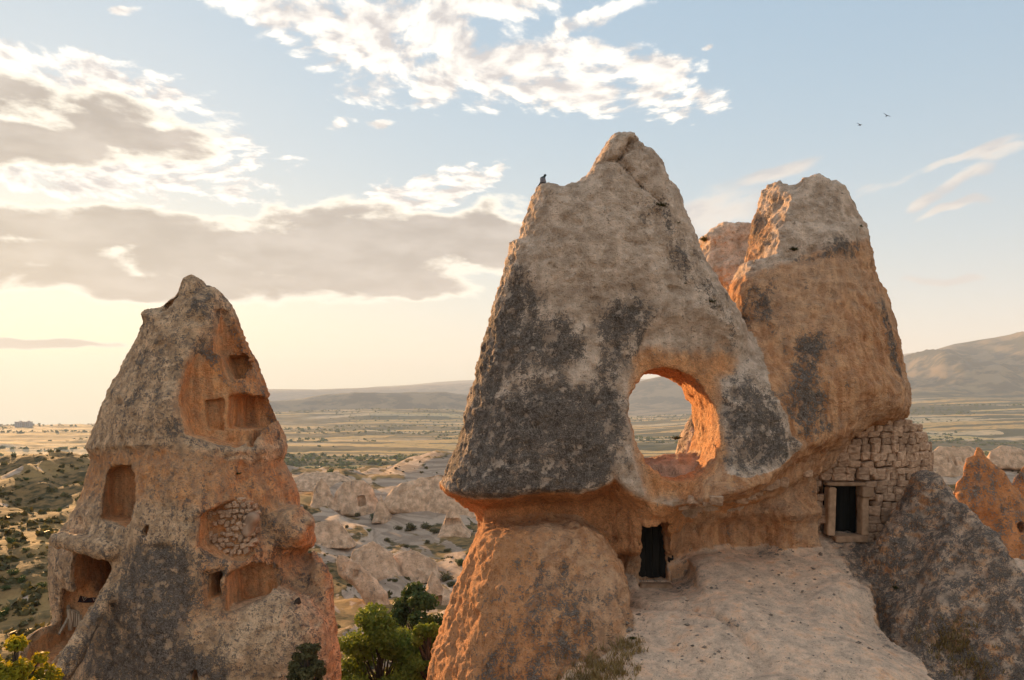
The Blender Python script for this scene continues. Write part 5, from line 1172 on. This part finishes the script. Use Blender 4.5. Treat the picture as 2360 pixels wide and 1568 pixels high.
# two birds on the wing
M_BIRD = simple_mat('dark_plumage', (0.012, 0.012, 0.015), (0.04, 0.04, 0.045), 8, 0.7, 0)
def f_bird(x, y, z):
    F = capsule(x, y, z, (-0.07, 0, 0), (0.07, 0, 0.0), 0.012, 0.026); F = smin(F, ell(x, y, z, (0.09, 0, 0.006), (0.025, 0.02, 0.02)), 0.02)
    for s in (-1, 1):
        a = np.abs(y); q = (y*s > 0)
        wz = z-0.55*a-0.02+1.2*a*a; wx = x-0.03+0.35*a
        wg = np.maximum(np.maximum(np.abs(wz)-0.008, np.abs(wx)-(0.045-0.18*a)), a-0.21)
        F = np.minimum(F, np.where(q, wg, 1.0))
        F = np.minimum(F, capsule(x, y, z, (-0.06, 0, 0), (-0.15, s*0.03, 0.0), 0.012, 0.006))
    return F
vb, qb = surface_nets(f_bird, (-.2, -.26, -.1), (.2, .26, .2), 0.011); me = np_mesh('flying_bird', vb, qb); me.materials.append(M_BIRD)
tag(link('flying_bird', me, None, None, tuple(Wp(1981, 289, 44)), (0.5, -0.2, 0.35)), 'small dark bird in flight above the tower, the lower of the pair', 'bird', 'birds in flight')
tag(link('flying_bird', me, None, None, tuple(Wp(2043, 268, 42)), (0.7, -0.5, 0.7)), 'small dark bird in flight above the tower, the upper of the pair', 'bird', 'birds in flight')
# fenced terrace wall on the left hillside
fw = thing('retaining_wall', 'low stone terrace wall topped by a row of dark fence posts, far left', 'wall', tuple(Wp(30, 1068, 148)))
wp = [Wp(a, b_, 148+d_) for a, b_, d_ in [(-80,1072,3),(-30,1069,1),(20,1067,0),(45,1064,0.6),(62,1060,2.5),(70,1057,6)]]
vv, qq = [], []
for p in wp: vv += [p+np.array((0, -0.35, -2.2)), p+np.array((0, -0.3, 0)), p+np.array((0, 0.3, 0)), p+np.array((0, 0.35, -2.2))]
for i in range(len(wp)-1):
    for k in range(3): qq.append((4*i+k, 4*i+4+k, 4*i+5+k, 4*i+1+k))
qq.append((4*len(wp)-4, 4*len(wp)-3, 4*len(wp)-2, 4*len(wp)-1))
M_WALLF = simple_mat('terrace_stone', (0.28, 0.21, 0.16), (0.45, 0.36, 0.28), 0.8, 0.95, 0.5)
o = link('wall_body', np_mesh('wall_body', np.array(vv), np.array(qq), None, False), M_WALLF, fw); o.matrix_parent_inverse = fw.matrix_basis.inverted()
for i in range(17):
    a = i/16*4.6; k = min(int(a), 4); p = wp[k]+(wp[k+1]-wp[k])*(a-k)
    o = link('fence_post', tube_mesh('fence_post', [[(p-np.array((0, 0, 0.2)), 0.10), (p+np.array((0, 0, 0.75)), 0.10), (p+np.array((0, 0, 1.0)), 0.05)]], 6), M_DARKW, fw); o.matrix_parent_inverse = fw.matrix_basis.inverted()
o = link('fence_rail', tube_mesh('fence_rail', [[(p+np.array((0, 0, 0.6)), 0.05) for p in wp]], 6), M_DARKW, fw); o.matrix_parent_inverse = fw.matrix_basis.inverted()
# two blocks of flats on the horizon
M_FLAT = simple_mat('render_coat', (0.42, 0.36, 0.33), (0.5, 0.44, 0.4), 0.2, 0.9, 0); M_GLASS = simple_mat('window_glass', (0.05, 0.05, 0.06), (0.10, 0.10, 0.11), 1, 0.3, 0)
for px, wpx, lb in ((46, 17, 'left one of two hazy apartment blocks on the left horizon'), (65, 13, 'right one of two hazy apartment blocks on the left horizon')):
    Y = 2050.0; k = Y/FD; X = (px-CXP)*k; zb = gh(np.array([X]), np.array([Y]))[0]; H = (HYP-973)*k-zb; W_ = wpx*k
    bl = thing('apartment_block', lb, 'building', (X, Y, zb), 'apartment blocks on the horizon')
    def bx(name, c, s, mat):
        bm = bmesh.new(); bmesh.ops.create_cube(bm, size=1.0); bmesh.ops.scale(bm, vec=s, verts=bm.verts[:]); me = bpy.data.meshes.new(name); bm.to_mesh(me); bm.free(); return link(name, me, mat, bl, c)
    bx('wall', (0, 0, H/2-4), (W_, 14, H+8), M_FLAT); bx('roof', (0, 0, H+0.6), (W_+1.2, 15, 1.2), M_FLAT); bx('stair_head', (W_*0.1, 0, H+2.2), (4, 5, 2.2), M_FLAT)
    for i in range(3):
        for j in range(3): bx('window', ((i-1)*W_*0.3, -7.05, H*(0.25+0.25*j)), (W_*0.14, 0.2, 1.8), M_GLASS)
print('done', round(time.time()-T0, 1))
